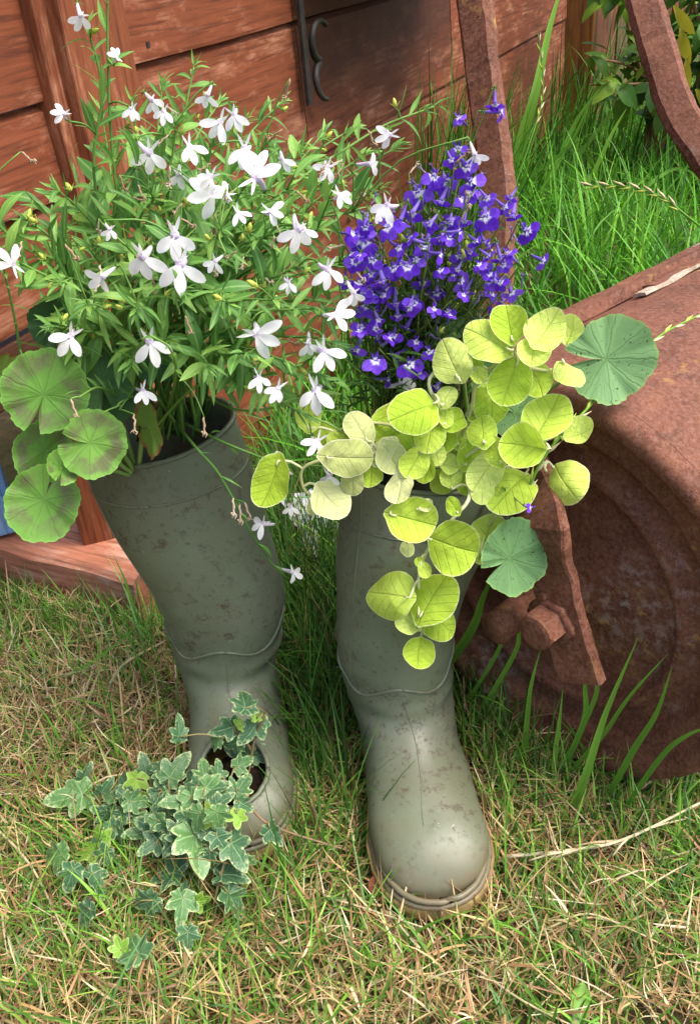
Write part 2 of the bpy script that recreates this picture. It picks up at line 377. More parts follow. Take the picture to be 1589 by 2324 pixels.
M_lob = leafy('lobelia_leaf', [(0.1, (0.060, 0.185, 0.032)), (0.4, (0.115, 0.285, 0.052)), (0.7, (0.19, 0.385, 0.070)), (0.95, (0.31, 0.50, 0.085))], veins='mid', vein_col=(0.30, 0.48, 0.16), trans=0.35)
M_lobstem = leafy('lobelia_stem', [(0.2, (0.10, 0.24, 0.045)), (0.8, (0.21, 0.39, 0.08))], trans=0.2)
M_bstem = leafy('blue_lobelia_stem', [(0.2, (0.075, 0.085, 0.025)), (0.5, (0.12, 0.18, 0.035)), (0.8, (0.22, 0.32, 0.06))], trans=0.15)
M_bleaf = leafy('blue_lobelia_leaf', [(0.2, (0.03, 0.075, 0.018)), (0.6, (0.06, 0.145, 0.03)), (0.9, (0.12, 0.25, 0.04))], trans=0.3)
M_hel = leafy('golden_leaf', [(0.1, (0.34, 0.52, 0.030)), (0.4, (0.49, 0.67, 0.065)), (0.65, (0.60, 0.75, 0.125)), (0.92, (0.70, 0.80, 0.26))], edge=((0.74, 0.80, 0.36), 0.10), edge_w=(0.94, 1.02), veins='pinnate', vein_col=(0.44, 0.56, 0.08), trans=0.38, rough=0.75, spots=(15, 0.66, (0.12, 0.08, 0.02)), bumpy=0.6)
M_help = leafy('pale_golden_leaf', [(0.1, (0.46, 0.52, 0.17)), (0.6, (0.58, 0.62, 0.26)), (0.95, (0.66, 0.68, 0.34))], edge=((0.74, 0.75, 0.48), 0.06), edge_w=(0.93, 0.99), veins='pinnate', vein_col=(0.42, 0.46, 0.2), trans=0.3, rough=0.75, spots=(15, 0.66, (0.13, 0.09, 0.03)), bumpy=0.5)
M_helstem = leafy('woolly_stem', [(0.1, (0.42, 0.42, 0.16)), (0.5, (0.58, 0.60, 0.30)), (0.9, (0.74, 0.74, 0.52))], trans=0.1, rough=0.9)
M_helbrown = leafy('brown_stem', [(0.1, (0.30, 0.15, 0.08)), (0.9, (0.46, 0.26, 0.15))], trans=0.05, rough=0.9)
M_ger = leafy('zoned_geranium_leaf', [(0.1, (0.11, 0.27, 0.042)), (0.5, (0.165, 0.36, 0.055)), (0.9, (0.22, 0.43, 0.075))], veins=(9, 0.5, 0.42), vein_col=(0.10, 0.22, 0.04), trans=0.25, rough=0.6, spots='zone', bumpy=0.3)
M_gerd = leafy('dusty_geranium_leaf', [(0.1, (0.105, 0.225, 0.075)), (0.5, (0.15, 0.29, 0.11)), (0.9, (0.19, 0.34, 0.135))], edge=((0.22, 0.36, 0.11), 0.08), edge_w=(0.93, 0.995), veins=(9, 0.5, 0.42), vein_col=(0.075, 0.17, 0.04), trans=0.2, rough=0.6, spots=(16, 0.61, (0.02, 0.014, 0.008)), bumpy=0.3)
M_gerdk = leafy('deep_green_geranium_leaf', [(0.1, (0.04, 0.115, 0.035)), (0.9, (0.08, 0.19, 0.055))], veins=(9, 0.5, 0.42), vein_col=(0.10, 0.22, 0.06), trans=0.2, rough=0.6, bumpy=0.3)
M_geru = leafy('geranium_leaf_underside', [(0.1, (0.16, 0.30, 0.05)), (0.9, (0.25, 0.40, 0.07))], edge=((0.30, 0.10, 0.045), 0.9), edge_w=(0.8, 1.25), trans=0.3)
M_gerstem = leafy('geranium_stalk', [(0.1, (0.16, 0.27, 0.06)), (0.9, (0.24, 0.36, 0.10))], trans=0.1)
M_ivy = leafy('variegated_ivy_leaf', [(0.05, (0.038, 0.10, 0.045)), (0.5, (0.07, 0.16, 0.07)), (0.85, (0.11, 0.23, 0.065)), (1.0, (0.20, 0.38, 0.07))], edge=((0.48, 0.58, 0.28), 1.3), edge_w=(0.82, 1.0), veins=(5, 0.5, 0.22), vein_col=(0.36, 0.52, 0.24), trans=0.15, rough=0.34, bumpy=0.5, veinmix=0.45, patchy=True)
M_ivyb = leafy('young_ivy_leaf', [(0.1, (0.20, 0.40, 0.04)), (0.9, (0.34, 0.54, 0.10))], edge=((0.46, 0.60, 0.18), 0.5), edge_w=(0.8, 1.0), veins=(5, 0.5, 0.22), vein_col=(0.42, 0.58, 0.18), trans=0.3, rough=0.4, bumpy=0.4)
M_ivystem = leafy('ivy_stem', [(0.1, (0.20, 0.09, 0.06)), (0.5, (0.22, 0.16, 0.08)), (0.9, (0.28, 0.33, 0.10))], trans=0.05, rough=0.6)
def m_petal(name, base, eye, eye_r, tint=None):
    b = NB(name); uv = b.co('UV'); x, y, z = b.sep(uv); r = b.rnd()
    n = b.noise(uv, 6, 3)
    c = b.ramp(b.ma('ADD', b.ma('MULTIPLY', r, 0.6), b.ma('MULTIPLY', n, 0.4)), base)
    c = b.mix(b.ramp(y, eye_r), c, eye)
    d = b.ma('ABSOLUTE', b.ma('SUBTRACT', x, 0.5))
    if tint is not None:
        c = b.mix(b.ma('MULTIPLY', b.ramp(d, [(0.0, 0.5), (0.05, 0)]), 0.5), c, tint)
    return b.pbr(c, 0.55, b.bump(b.noise(b.mapp(uv, (14, 2, 1)), 3, 2), 0.2, 0.002), 0.25, 0.35)
M_white = m_petal('white_petal', [(0.2, (0.90, 0.885, 0.88)), (0.8, (0.95, 0.94, 0.92))], (0.55, 0.38, 0.62), [(0.02, 0.6), (0.10, 0)], (0.82, 0.81, 0.88))
M_wtube = m_petal('white_flower_tube', [(0.2, (0.70, 0.60, 0.76)), (0.8, (0.84, 0.80, 0.87))], (0.16, 0.30, 0.05), [(0.03, 1), (0.2, 0)], None)
M_violet = m_petal('violet_petal', [(0.05, (0.080, 0.013, 0.42)), (0.45, (0.15, 0.034, 0.64)), (0.8, (0.25, 0.10, 0.80)), (0.98, (0.38, 0.26, 0.84))], (0.86, 0.86, 0.94), [(0.17, 1), (0.30, 0)], (0.05, 0.01, 0.3))
M_vtube = m_petal('violet_flower_tube', [(0.2, (0.12, 0.06, 0.40)), (0.8, (0.26, 0.18, 0.58))], (0.12, 0.22, 0.04), [(0.03, 1), (0.2, 0)], None)
M_wither = leafy('withered_flower', [(0.1, (0.26, 0.15, 0.08)), (0.5, (0.45, 0.32, 0.20)), (0.9, (0.62, 0.52, 0.40))], trans=0.2, rough=0.8)
M_wvio = leafy('withered_violet_flower', [(0.1, (0.10, 0.06, 0.20)), (0.5, (0.20, 0.14, 0.30)), (0.9, (0.34, 0.26, 0.32))], trans=0.2, rough=0.8)
M_bud = leafy('flower_bud', [(0.1, (0.34, 0.44, 0.05)), (0.9, (0.56, 0.60, 0.12))], trans=0.2)
M_straw = leafy('dry_straw', [(0.1, (0.46, 0.36, 0.19)), (0.9, (0.68, 0.58, 0.38))], trans=0.1, rough=0.7)
M_shrub = leafy('shrub_leaf', [(0.1, (0.03, 0.09, 0.015)), (0.5, (0.08, 0.20, 0.02)), (0.85, (0.20, 0.33, 0.03)), (1.0, (0.45, 0.42, 0.03))], trans=0.35)
M_yel = leafy('yellowing_leaf', [(0.1, (0.22, 0.22, 0.02)), (0.9, (0.42, 0.35, 0.03))], trans=0.3)
M_dand = leafy('dandelion_leaf', [(0.1, (0.13, 0.34, 0.035)), (0.9, (0.2, 0.42, 0.06))], veins='mid', vein_col=(0.3, 0.5, 0.15), trans=0.3)
M_dead = leafy('dead_leaf', [(0.1, (0.28, 0.09, 0.05)), (0.9, (0.42, 0.17, 0.10))], trans=0.15)
def m_plastic():
    b = NB('pale_plastic'); return b.pbr((0.66, 0.68, 0.76), 0.3, None, 0.5, 0.25)
M_plastic = m_plastic()

# ------------------------------------------------------------------ leaf meshes
def set_uv_edge(me, uv, edge=None, rnd=None):
    lay = me.uv_layers.new(name='UVMap')
    li = np.empty(len(me.loops), int); me.loops.foreach_get('vertex_index', li)
    lay.data.foreach_set('uv', np.asarray(uv, float)[li].ravel())
    if edge is not None:
        a = me.attributes.new('edge', 'FLOAT', 'POINT'); a.data.foreach_set('value', np.asarray(edge, float))
    if rnd is not None:
        a = me.attributes.new('rnd', 'FLOAT', 'POINT'); a.data.foreach_set('value', np.asarray(rnd, float))
def polar_leaf(name, rf, zf, rings, segs, org=(0, 0), mat=None, closed=True):
    """rf(theta) outline radius about org (theta from +y), local size about 1"""
    v = [(org[0], org[1], zf(0, 0, 0))]; uv = [(org[0] + 0.5, org[1] + 0.5)]; ed = [0]; f = []
    for i in range(1, rings + 1):
        q = i / rings
        for k in range(segs):
            th = 2 * math.pi * (k + 0.5) / segs - math.pi
            r = rf(th) * q; x = org[0] + r * math.sin(th); y = org[1] + r * math.cos(th)
            v.append((x, y, zf(q, th, r))); uv.append((x + 0.5, y + 0.5)); ed.append(q)
    n = segs if closed else segs - 1
    for k in range(n): f.append((0, 1 + (k + 1) % segs, 1 + k))
    for i in range(rings - 1):
        for k in range(n):
            a = 1 + i * segs; b = a + segs; k2 = (k + 1) % segs
            f.append((a + k, a + k2, b + k2, b + k))
    me = bpy.data.meshes.new(name); me.from_pydata(v, [], f); me.update()
    me.polygons.foreach_set('use_smooth', [True] * len(me.polygons)); set_uv_edge(me, uv, ed)
    if mat: me.materials.append(mat)
    return me
def ger_leaf(name, mat, seed, pleat=0.012, cup=0.05, fold=0.0):
    q = random.Random(seed); ph = q.uniform(0, 6)
    lob = [q.uniform(-0.03, 0.03) for _ in range(9)]
    def rf(t):
        at_ = abs(t)
        r = 0.47 + 0.05 * math.cos(t) + 0.02 * math.sin(2 * t + ph)
        k = int((t + math.pi) / (2 * math.pi) * 9) % 9; r += lob[k] * 0.6
        r *= 1 + 0.045 * (abs(math.sin((t + math.pi) * 4.5)) ** 0.7 - 0.6) + 0.040 * (abs(math.sin(t * 13.5)) ** 0.6 - 0.6)
        if at_ > 2.93: r *= 0.30 + 0.70 * ((math.pi - at_) / (math.pi - 2.93)) ** 0.5 if False else max(0.25, 1 - (at_ - 2.93) / (math.pi - 2.93) * 0.75)
        return r
    def zf(e, t, r):
        z = pleat * e * math.cos(9 * t) * (0.4 + 0.6 * e) + cup * e * e + 0.035 * e * math.sin(3 * t + ph) + 0.02 * e * e * math.sin(5 * t + 2 * ph) + 0.006 * e * e * math.sin(14 * t + ph)
        if fold: z += fold * max(0, abs(t) - 1.6) * e
        return z
    return polar_leaf(name, rf, zf, 7, 162, (0, -0.08), mat, closed=False)
def hel_leaf(name, mat, seed, asp=1.0, cup=0.06):
    q = random.Random(seed); ph = q.uniform(0, 6); ph2 = q.uniform(0, 6); cr = q.choice((-0.28, -0.15, 0.12, 0.25, 0.38)); tp = q.uniform(-0.05, 0.10)
    def rf(t):
        r = 0.49 / math.sqrt((math.sin(t) / 1.0) ** 2 + (math.cos(t) / asp) ** 2)
        r *= 1 + 0.035 * math.sin(2 * t + ph) + 0.035 * math.sin(3 * t + ph2) + 0.014 * math.sin(5 * t + ph) + tp * math.cos(t) + 0.006 * math.sin(17 * t)
        a = math.pi - abs(t)
        r *= 1 + 0.10 * math.exp(-(a / 0.10) ** 2) - 0.05 * math.exp(-((a - 0.42) / 0.25) ** 2)
        return r
    def zf(e, t, r):
        x, y = r * math.sin(t), r * math.cos(t)
        return cup * e * e + cr * x * x * 2 - 0.25 * y * y * abs(cr) + 0.05 * e * e * math.sin(3 * t + ph) - 0.025 * math.exp(-(x / 0.05) ** 2) + 0.016 * e * e * math.sin(6 * t + ph2) + 0.03 * e ** 3 * math.sin(2 * t + ph2)
    return polar_leaf(name, rf, zf, 5, 40, (0, 0), mat)
def ivy_leaf(name, mat, seed):
    q = random.Random(seed)
    pk = [(0, 0.84), (0.98, 0.56), (-0.98, 0.56), (1.95, 0.40), (-1.95, 0.40)]
    pk = [(a + q.uniform(-0.1, 0.1), r * q.uniform(0.82, 1.12)) for a, r in pk]; ph = q.uniform(0, 6)
    def rf(t):
        r = 0.335 + 0.02 * math.sin(5 * t + ph)
        for a, p in pk:
            dlt = abs((t - a + math.pi) % (2 * math.pi) - math.pi)
            r = max(r, p * max(0, 1 - dlt / 0.68) ** 0.62 * 0.9 + 0.10)
        b_ = math.pi - abs(t)
        return r * (1 - 0.55 * math.exp(-(b_ / 0.25) ** 2))
    bend = q.uniform(-0.5, 0.15)
    def zf(e, t, r):
        y = r * math.cos(t); x = r * math.sin(t)
        return 0.03 * e * math.cos(5 * t) + bend * (y * y + 0.6 * x * x) + 0.03 * math.sin(9 * x + ph) * e + 0.28 * abs(x) - 0.03
    return polar_leaf(name, rf, zf, 5, 50, (0, -0.28), mat)
def strip_leaf(name, mat, prof, bend, fold=0.25, twist=0.0, nx=2, wob=0.0, seed=0, uvw=1.0):
    """narrow leaf / petal: prof = half widths along y in 0..1"""
    q = random.Random(seed); ph = q.uniform(0, 6)
    n = len(prof); v = []; uv = []; ed = []; f = []
    for i, w_ in enumerate(prof):
        t = i / (n - 1)
        for k in range(-nx, nx + 1):
            s = k / nx; x = w_ * s; a = twist * t
            z = fold * abs(x) + wob * math.sin(8 * t + ph) * s * 0.5 * w_
            X, Z = x * math.cos(a) - z * math.sin(a), x * math.sin(a) + z * math.cos(a)
            an = bend * t; Y = (math.sin(an) / bend if abs(bend) > 1e-3 else t); D = ((1 - math.cos(an)) / bend if abs(bend) > 1e-3 else 0)
            v.append((X, Y - Z * math.sin(an), Z * math.cos(an) - D)); uv.append((0.5 + 0.5 * s * min(1, w_ * 4 * uvw), t)); ed.append(max(abs(s), t))
    m = 2 * nx + 1
    for i in range(n - 1):
        for k in range(m - 1): f.append((i * m + k, i * m + k + 1, (i + 1) * m + k + 1, (i + 1) * m + k))
    me = bpy.data.meshes.new(name); me.from_pydata(v, [], f); me.update()
    me.polygons.foreach_set('use_smooth', [True] * len(me.polygons)); set_uv_edge(me, uv, ed)
    if mat: me.materials.append(mat)
    return me
def join_meshes(name, items, mat):
    """items: (mesh, matrix, rnd) baked into one mesh with uv, edge and rnd"""
    V = []; Fc = []; UV = []; ED = []; RN = []; o = 0; cache = {}
    for me, M, r in items:
        if me.name not in cache:
            nv = len(me.vertices); cov = np.empty(nv * 3); me.vertices.foreach_get('co', cov); cov = cov.reshape(-1, 3)
            fs = [tuple(p.vertices) for p in me.polygons]
            uvv = np.zeros((nv, 2))
            if me.uv_layers:
                for lp, d in zip(me.loops, me.uv_layers[0].data): uvv[lp.vertex_index] = d.uv
            ee = np.zeros(nv)
            if 'edge' in me.attributes: me.attributes['edge'].data.foreach_get('value', ee)
            cache[me.name] = (cov, fs, uvv, ee)
        cov, fs, uvv, ee = cache[me.name]
        A = np.array(M); V.append(cov @ A[:3, :3].T + A[:3, 3]); Fc += [tuple(i + o for i in q) for q in fs]
        UV.append(uvv); ED.append(ee); RN.append(np.full(len(cov), r)); o += len(cov)
    me = bpy.data.meshes.new(name); me.from_pydata(np.concatenate(V).tolist(), [], Fc); me.update()
    me.polygons.foreach_set('use_smooth', [True] * len(me.polygons))
    set_uv_edge(me, np.concatenate(UV), np.concatenate(ED), np.concatenate(RN)); me.materials.append(mat)
    return me

# ------------------------------------------------------------------ ground
def build_ground():
    n = 60; xs = np.concatenate([np.linspace(-30, -1.5, 8), np.linspace(-1.4, 2.0, n), np.linspace(2.3, 30, 8)])
    ys = np.concatenate([np.linspace(-10, 0.1, 5), np.linspace(0.2, 2.4, n), np.linspace(2.6, 60, 12)])
    v = []; f = []
    for y in ys:
        for x in xs:
            v.append((x, y, 0.006 * mnoise.noise(Vector((x * 7, y * 7, 0))) - 0.004))
    nx = len(xs)
    for j in range(len(ys) - 1):
        for i in range(nx - 1): f.append((j * nx + i, j * nx + i + 1, (j + 1) * nx + i + 1, (j + 1) * nx + i))
    m = MB(); m.add(v, f); o = m.obj('ground', M_ground)
    tag(o, 'brown earth under the garden grass', kind='structure'); return o
build_ground()

# ------------------------------------------------------------------ shed
P0 = gr(280, 1340); U = Vector((0.4392, 0.8984, 0)); NW = Vector((0.8984, -0.4392, 0))
# local x along the wall, local y = into the wall, z up
SM = Matrix(((U.x, -NW.x, 0, P0.x), (U.y, -NW.y, 0, P0.y), (0, 0, 1, 0), (0, 0, 0, 1)))
shed = thing('garden_shed', 'orange-brown timber shed of wide horizontal boards with a broad upright batten', 'shed', None, SM)
def wallp(s, n, z): return SM @ Vector((s, -n, z))
def board(x0, x1, z0, z1, mat=None, y_bot=-0.013, y_top=-0.002, thick=0.016):
    """shiplap board: bottom edge proud; slightly uneven along its length"""
    k = max(2, int((x1 - x0) / 0.12)); v = []; f = []
    for i in range(k + 1):
        x = x0 + (x1 - x0) * i / k; j = 0.0016 * mnoise.noise(Vector((x * 3, z0 * 9, 2)))
        v += [(x, y_bot + j, z0 + j), (x, y_bot + j - 0.0005, z0 + 0.004), (x, y_top - 0.006 + j, z1 - 0.012), (x, y_top + j + 0.004, z1 - 0.004), (x, y_top + j + thick, z1 - 0.002), (x, y_bot + thick + 0.004, z0 + j)]
    for i in range(k):
        for q in range(6):
            q2 = (q + 1) % 6; f.append((i * 6 + q, (i + 1) * 6 + q, (i + 1) * 6 + q2, i * 6 + q2))
    f.append((0, 1, 2, 3, 4, 5)); f.append(tuple(k * 6 + q for q in range(6))[::-1])
    m = MB(); m.add(v, f); o = sub('board', m.mesh('board', False), shed, Matrix()); o.data.materials.append(mat or M_shed); return o
zs = [0.012, 0.227, 0.4555, 0.686, 0.915, 1.14, 1.37]
for i in range(6):
    if i < 2: board(0.215, 1.62, zs[i], zs[i + 1])
    else: board(0.215, 0.752, zs[i], zs[i + 1]); board(0.755, 1.62, zs[i], zs[i + 1], M_shadedshed)
    board(1.626, 3.02, zs[i], zs[i + 1])
zl = [0.444, 0.566, 0.674, 0.90, 1.13, 1.37]
for i in range(5): board(-1.2, 0.095, zl[i], zl[i + 1])
def local_box(name, c, h, mat, par, bev=0.004, jit=0.0):
    m = MB(); m.box(c, h, None, jit); o = sub(name, m.mesh(name, False), par, Matrix()); o.data.materials.append(mat); return bevel(o, bev) if bev else o
local_box('upright_batten', (0.155, -0.022, 0.80), (0.062, 0.026, 0.60), M_shedpost, shed, 0.003)
local_box('side_trim', (0.083, -0.010, 0.80), (0.011, 0.020, 0.60), M_shedpost, shed, 0.002)
local_box('backing', (1.6, 0.06, 0.70), (1.42, 0.012, 0.69), M_under, shed, 0)
local_box('dark_backdrop', (-0.5, 0.62, 0.25), (0.9, 0.01, 0.25), M_under, shed, 0)  # dark sheet added to blacken the gap under the left boards
local_box('floor_joist', (-0.5, 0.02, 0.40), (0.68, 0.03, 0.035), M_under, shed, 0.003)
for s in (0.30, 1.0, 1.9, 2.8):
    m = MB()
    local_box('nail', (s, -0.0125, 0.705), (0.0035, 0.002, 0.0035), M_iron, shed, 0)
# shed corner leg seen below the leaning boards
leg_b = gr(247, 1296)
lm = thing('shed_leg', 'short orange timber leg standing on the ground beside the left boot', 'post', leg_b)
m = MB(); m.box((0, 0, 0.18), (0.026, 0.03, 0.185)); o = sub('post', m.mesh('post', False), lm, Matrix.Rotation(0.35, 4, 'Z')); o.data.materials.append(M_shedpost); bevel(o, 0.003)
m = MB(); m.box((0.038, 0.012, 0.18), (0.010, 0.022, 0.18)); o = sub('side_strip', m.mesh('side_strip', False), lm, Matrix.Rotation(0.35, 4, 'Z')); o.data.materials.append(M_under); bevel(o, 0.002)

# wooden sleeper lying on the ground, left
def build_sleeper():
    a = gr(-260, 1180, 0.075); b = gr(296, 1323, 0.075); d = (b - a); L = d.length; d.normalize()
    n = Vector((-d.y, d.x, 0))
    if n.y < 0: n = -n
    k = 26; v = []; f = []
    prof = [(0.0, -0.01), (0.002, 0.035), (0.004, 0.068), (0.012, 0.075), (0.05, 0.076), (0.095, 0.074), (0.10, 0.03), (0.10, -0.01)]
    for i in range(k + 1):
        t = i / k; p = a + d * (L * t)
        for (q, z) in prof:
            e = 0.0035 * mnoise.noise(Vector((t * 9, z * 30, q * 30)))
            v.append(Vector((p.x, p.y, 0)) + n * (q + e) + Vector((0, 0, z + e * 0.7)))
    m_ = len(prof)
    for i in range(k):
        for q in range(m_ - 1): f.append((i * m_ + q, (i + 1) * m_ + q, (i + 1) * m_ + q + 1, i * m_ + q + 1))
    f.append(tuple(range(m_))); f.append(tuple(k * m_ + q for q in range(m_))[::-1])
    mid = (a + b) / 2; mid.z = 0
    A = Matrix(((d.x, n.x, 0, mid.x), (d.y, n.y, 0, mid.y), (0, 0, 1, 0), (0, 0, 0, 1)))
    m = MB(); m.add(v, f, A.inverted()); me = m.mesh('timber_sleeper', False)
    o = mk('timber_sleeper', me, M_sleeper, None, A)
    tag(o, 'weathered reddish timber sleeper lying on the grass left of the boots', 'sleeper')
    return A
SLE = build_sleeper()
# blue painted board leaning, left edge
bp = gr(48, 1192, 0.079)
Mb = Matrix.Translation(bp) @ Matrix.Rotation(0.35, 4, 'Z') @ Matrix.Rotation(-0.12, 4, 'X')
bb = thing('blue_board', 'sky-blue painted board leaning upright behind the geranium leaves', 'board', None, Mb)
for i in range(3):
    m = MB(); m.box((-0.025 - 0.052 * i, 0, 0.11), (0.0245, 0.009, 0.11)); o = sub('plank', m.mesh('plank', False), bb, Matrix()); o.data.materials.append(M_blue); bevel(o, 0.003)
m = MB(); m.box((-0.075, -0.016, 0.03), (0.078, 0.007, 0.03)); o = sub('cross_rail', m.mesh('cross_rail', False), bb, Matrix()); o.data.materials.append(M_blue); bevel(o, 0.003)
# wrought-iron upright and scrolls show; unseen basket above the frame added to shade the boards
bs = thing('scrolls_and_shade_basket', 'black wrought-iron upright with scrolled hooks on the shed boards, unseen basket added for shade', 'basket', wallp(0.745, 0.0, 0.55))
def wl(name, pts, r, mat=M_iron, sides=8):
    m = MB(); m.tube([wallp(*p) for p in pts], r, sides); return mk(name, m.mesh(name), mat, bs)
m = MB(); m.bar([wallp(0.742, 0.028, z) for z in np.linspace(0.553, 1.05, 8)], 0.016, 0.008, NW); mk('upright', m.mesh('upright', False), M_iron, bs)
def scroll(z, up, r0, turns):
    pts = []
    for i in range(22):
        q = i / 21; a = -math.pi * 0.5 + q * turns * math.pi; r = r0 * (1 - 0.35 * q)
        pts.append((0.742 + 0.006 + r0 * 1.25 + r * math.cos(a + math.pi), 0.03 + 0.012 * q, z + (r * math.sin(a + math.pi) if up else -r * math.sin(a + math.pi))))
    return pts
wl('scroll', scroll(0.655, False, 0.036, 1.25), [0.007, 0.0045])
wl('scroll', scroll(0.578, True, 0.036, 0.95), [0.007, 0.0045])
for zz, rr in ((0.765, 0.26), (0.90, 0.36), (1.02, 0.42)):
    wl('shade_hoop', [(1.10 + 0.33 * math.cos(a) * (0.75 + rr), 0.03 + rr * 1.15 * math.sin(a), zz) for a in np.linspace(0, math.pi, 15)], 0.006)
m = MB(); v = []; f = []
for j, (zz, rr) in enumerate(((0.752, 0.0), (0.757, 0.18), (0.78, 0.28), (0.90, 0.34), (1.03, 0.40))):
    for i in range(17):
        a = math.pi * i / 16; v.append(wallp(1.10 + 0.33 * math.cos(a) * (0.72 + rr) * (0.5 if j == 0 else 1), 0.02 + rr * 1.1 * math.sin(a), zz + 0.006 * random.uniform(-1, 1)))
for j in range(4):
    for i in range(16): f.append((j * 17 + i, j * 17 + i + 1, (j + 1) * 17 + i + 1, (j + 1) * 17 + i))
m.add(v, f); mk('shade_liner', m.mesh('shade_liner'), M_shadeliner, bs)

# ------------------------------------------------------------------ fence post, fence and shrub beyond the shed
fp = wallp(3.14, 0.02, 0)
po = thing('fence_post', 'amber stained square timber post at the end of the shed', 'post', fp)
m = MB(); m.box((0, 0, 0.55), (0.074, 0.07, 0.56)); o = sub('post', m.mesh('post', False), po, Matrix.Rotation(-0.25, 4, 'Z')); o.data.materials.append(M_amber); bevel(o, 0.006)
m = MB(); m.box((0.079, -0.02, 0.55), (0.006, 0.012, 0.55)); o = sub('edge_strip', m.mesh('edge_strip', False), po, Matrix.Rotation(-0.25, 4, 'Z')); o.data.materials.append(M_grey)
fe = thing('panel_fence', 'faded pinkish board fence running on behind the amber post', 'fence', wallp(3.5, -0.1, 0))
for i in range(5):
    p = wallp(3.34 + 0.01, -0.05, 0) + Vector((0.105, 0.03, 0)) * (i + 0.6)
    m = MB(); m.box((0, 0, 0.5), (0.05, 0.01, 0.5)); mk('fence_board', m.mesh('fence_board', False), (M_pink, M_pink, M_grey, M_grey, M_pink)[i], fe, Matrix.Translation(p) @ Matrix.Rotation(0.28, 4, 'Z'))
lp = at(1462, 420, 3.3)
st_ = thing('leaning_stake', 'pale bare stake leaning in the long grass beside the fence', 'stake', (lp.x, lp.y, 0))
m = MB(); m.tube([at(1452, 520, 3.2), at(1462, 400, 3.2), at(1478, 250, 3.22)], [0.016, 0.013], 8); mk('stake_pole', m.mesh('stake_pole'), M_grey, st_)

# ------------------------------------------------------------------ garden roller
RC = Vector((0.1877, 0.7230, 0.2298)); RA = Vector((math.cos(0.6959), math.sin(0.6959), 0)); RR = 0.2298
RB = Vector((-RA.y, RA.x, 0))
RM = Matrix(((RA.x, RB.x, 0, RC.x), (RA.y, RB.y, 0, RC.y), (0, 0, 1, RC.z), (0, 0, 0, 1)))
roll = thing('garden_roller', 'old rusty iron garden roller with dished drum end and flat-bar handle', 'garden roller', None, RM)
def revolve(prof, segs=96, wob=0.0, rfun=None):
    v = []; f = []; n = len(prof)
    for k in range(segs):
        a = 2 * math.pi * k / segs
        for (x, r) in prof:
            dd = wob * mnoise.noise(Vector((x * 9, r * math.cos(a) * 9, r * math.sin(a) * 9)))
            v.append((x + dd, (r + dd * 0.6) * math.cos(a), (r + dd * 0.6) * math.sin(a) - (0.23 - RR)))
    for k in range(segs):
        k2 = (k + 1) % segs
        for i in range(n - 1): f.append((k * n + i, k2 * n + i, k2 * n + i + 1, k * n + i + 1))
    return v, f
prof = [(0.010, 0.012), (0.010, 0.038), (0.0105, 0.040), (0.019, 0.043), (0.0195, 0.045), (0.026, 0.075), (0.030, 0.105), (0.031, 0.128), (0.030, 0.132), (0.0215, 0.138), (0.0205, 0.140), (0.0200, 0.146), (0.0210, 0.148), (0.0275, 0.153), (0.0285, 0.156), (0.0285, 0.168),
        (0.0275, 0.172), (0.0165, 0.181), (0.0150, 0.184), (0.0140, 0.198), (0.0130, 0.202), (0.0060, 0.209), (0.0050, 0.2115), (0.0045, 0.218), (0.006, 0.2225), (0.010, 0.2265), (0.016, 0.2288), (0.022, 0.2298)]
v, f = revolve(prof, 160, 0.0018); m = MB(); m.add(v, f); o = sub('drum_end', m.mesh('drum_end'), roll, Matrix()); o.data.materials.append(M_rust)
prof = [(0.0225, 0.2298)] + [(x, 0.2298 + 0.0006 * math.sin(x * 40)) for x in np.linspace(0.04, 0.60, 22)] + [(0.615, 0.226), (0.62, 0.215), (0.615, 0.12), (0.61, 0.02)]
v, f = revolve(prof, 160, 0.0018); m = MB(); m.add(v, f); o = sub('drum', m.mesh('drum'), roll, Matrix()); o.data.materials.append(M_rust)
def seam(a0, x0, x1, wid, thk, jag, mat, name, lift=0.002):
    """strip lying along the drum, ragged long edges"""
    v = []; f = []; k = 46
    for i in range(k + 1):
        x = x0 + (x1 - x0) * i / k
        e0 = jag * mnoise.noise(Vector((x * 30, a0 * 5, 1))) + jag * 0.6 * mnoise.noise(Vector((x * 110, a0 * 5, 4)))
        e1 = jag * mnoise.noise(Vector((x * 26, a0 * 5, 9)))
        for j, (q, h) in enumerate(((0, 0), (0.02, thk), (0.5, thk * 1.15), (0.98, thk), (1, 0))):
            a = a0 + (q * wid + (e0 if j < 2 else e1 if j > 2 else 0)) / RR
            r = 0.2298 + lift + h + 0.002 * mnoise.noise(Vector((x * 14, q * 3, a0)))
            v.append((x, r * math.cos(a), r * math.sin(a)))
    for i in range(k):
        for j in range(4): f.append((i * 5 + j, i * 5 + j + 1, (i + 1) * 5 + j + 1, (i + 1) * 5 + j))
    f.append((0, 1, 2, 3, 4)); f.append(tuple(k * 5 + j for j in range(5))[::-1])
    m = MB(); m.add(v, f); o = sub(name, m.mesh(name, False), roll, Matrix()); o.data.materials.append(mat); return o
A_S = min(np.linspace(0.3, 1.6, 400), key=lambda a: abs(((RC + RA * 0.3 + (RB * math.cos(a) + Vector((0, 0, math.sin(a)))) * RR) - EYE).normalized().dot(RB * math.cos(a) + Vector((0, 0, math.sin(a))))))
seam(A_S - 0.02, 0.02, 0.61, 0.017, 0.016, 0.002, M_rust, 'seam_strip', 0.001)
seam(A_S + 0.082, 0.03, 0.61, 0.022, 0.013, 0.002, M_rust, 'seam_strip', 0.001)
seam(A_S - 0.06, 0.18, 0.36, 0.016, 0.011, 0.005, M_rust, 'rust_flake', 0.004)
seam(A_S + 0.225, 0.27, 0.6, 0.016, 0.003, 0.004, M_scale, 'pale_scale_patch')
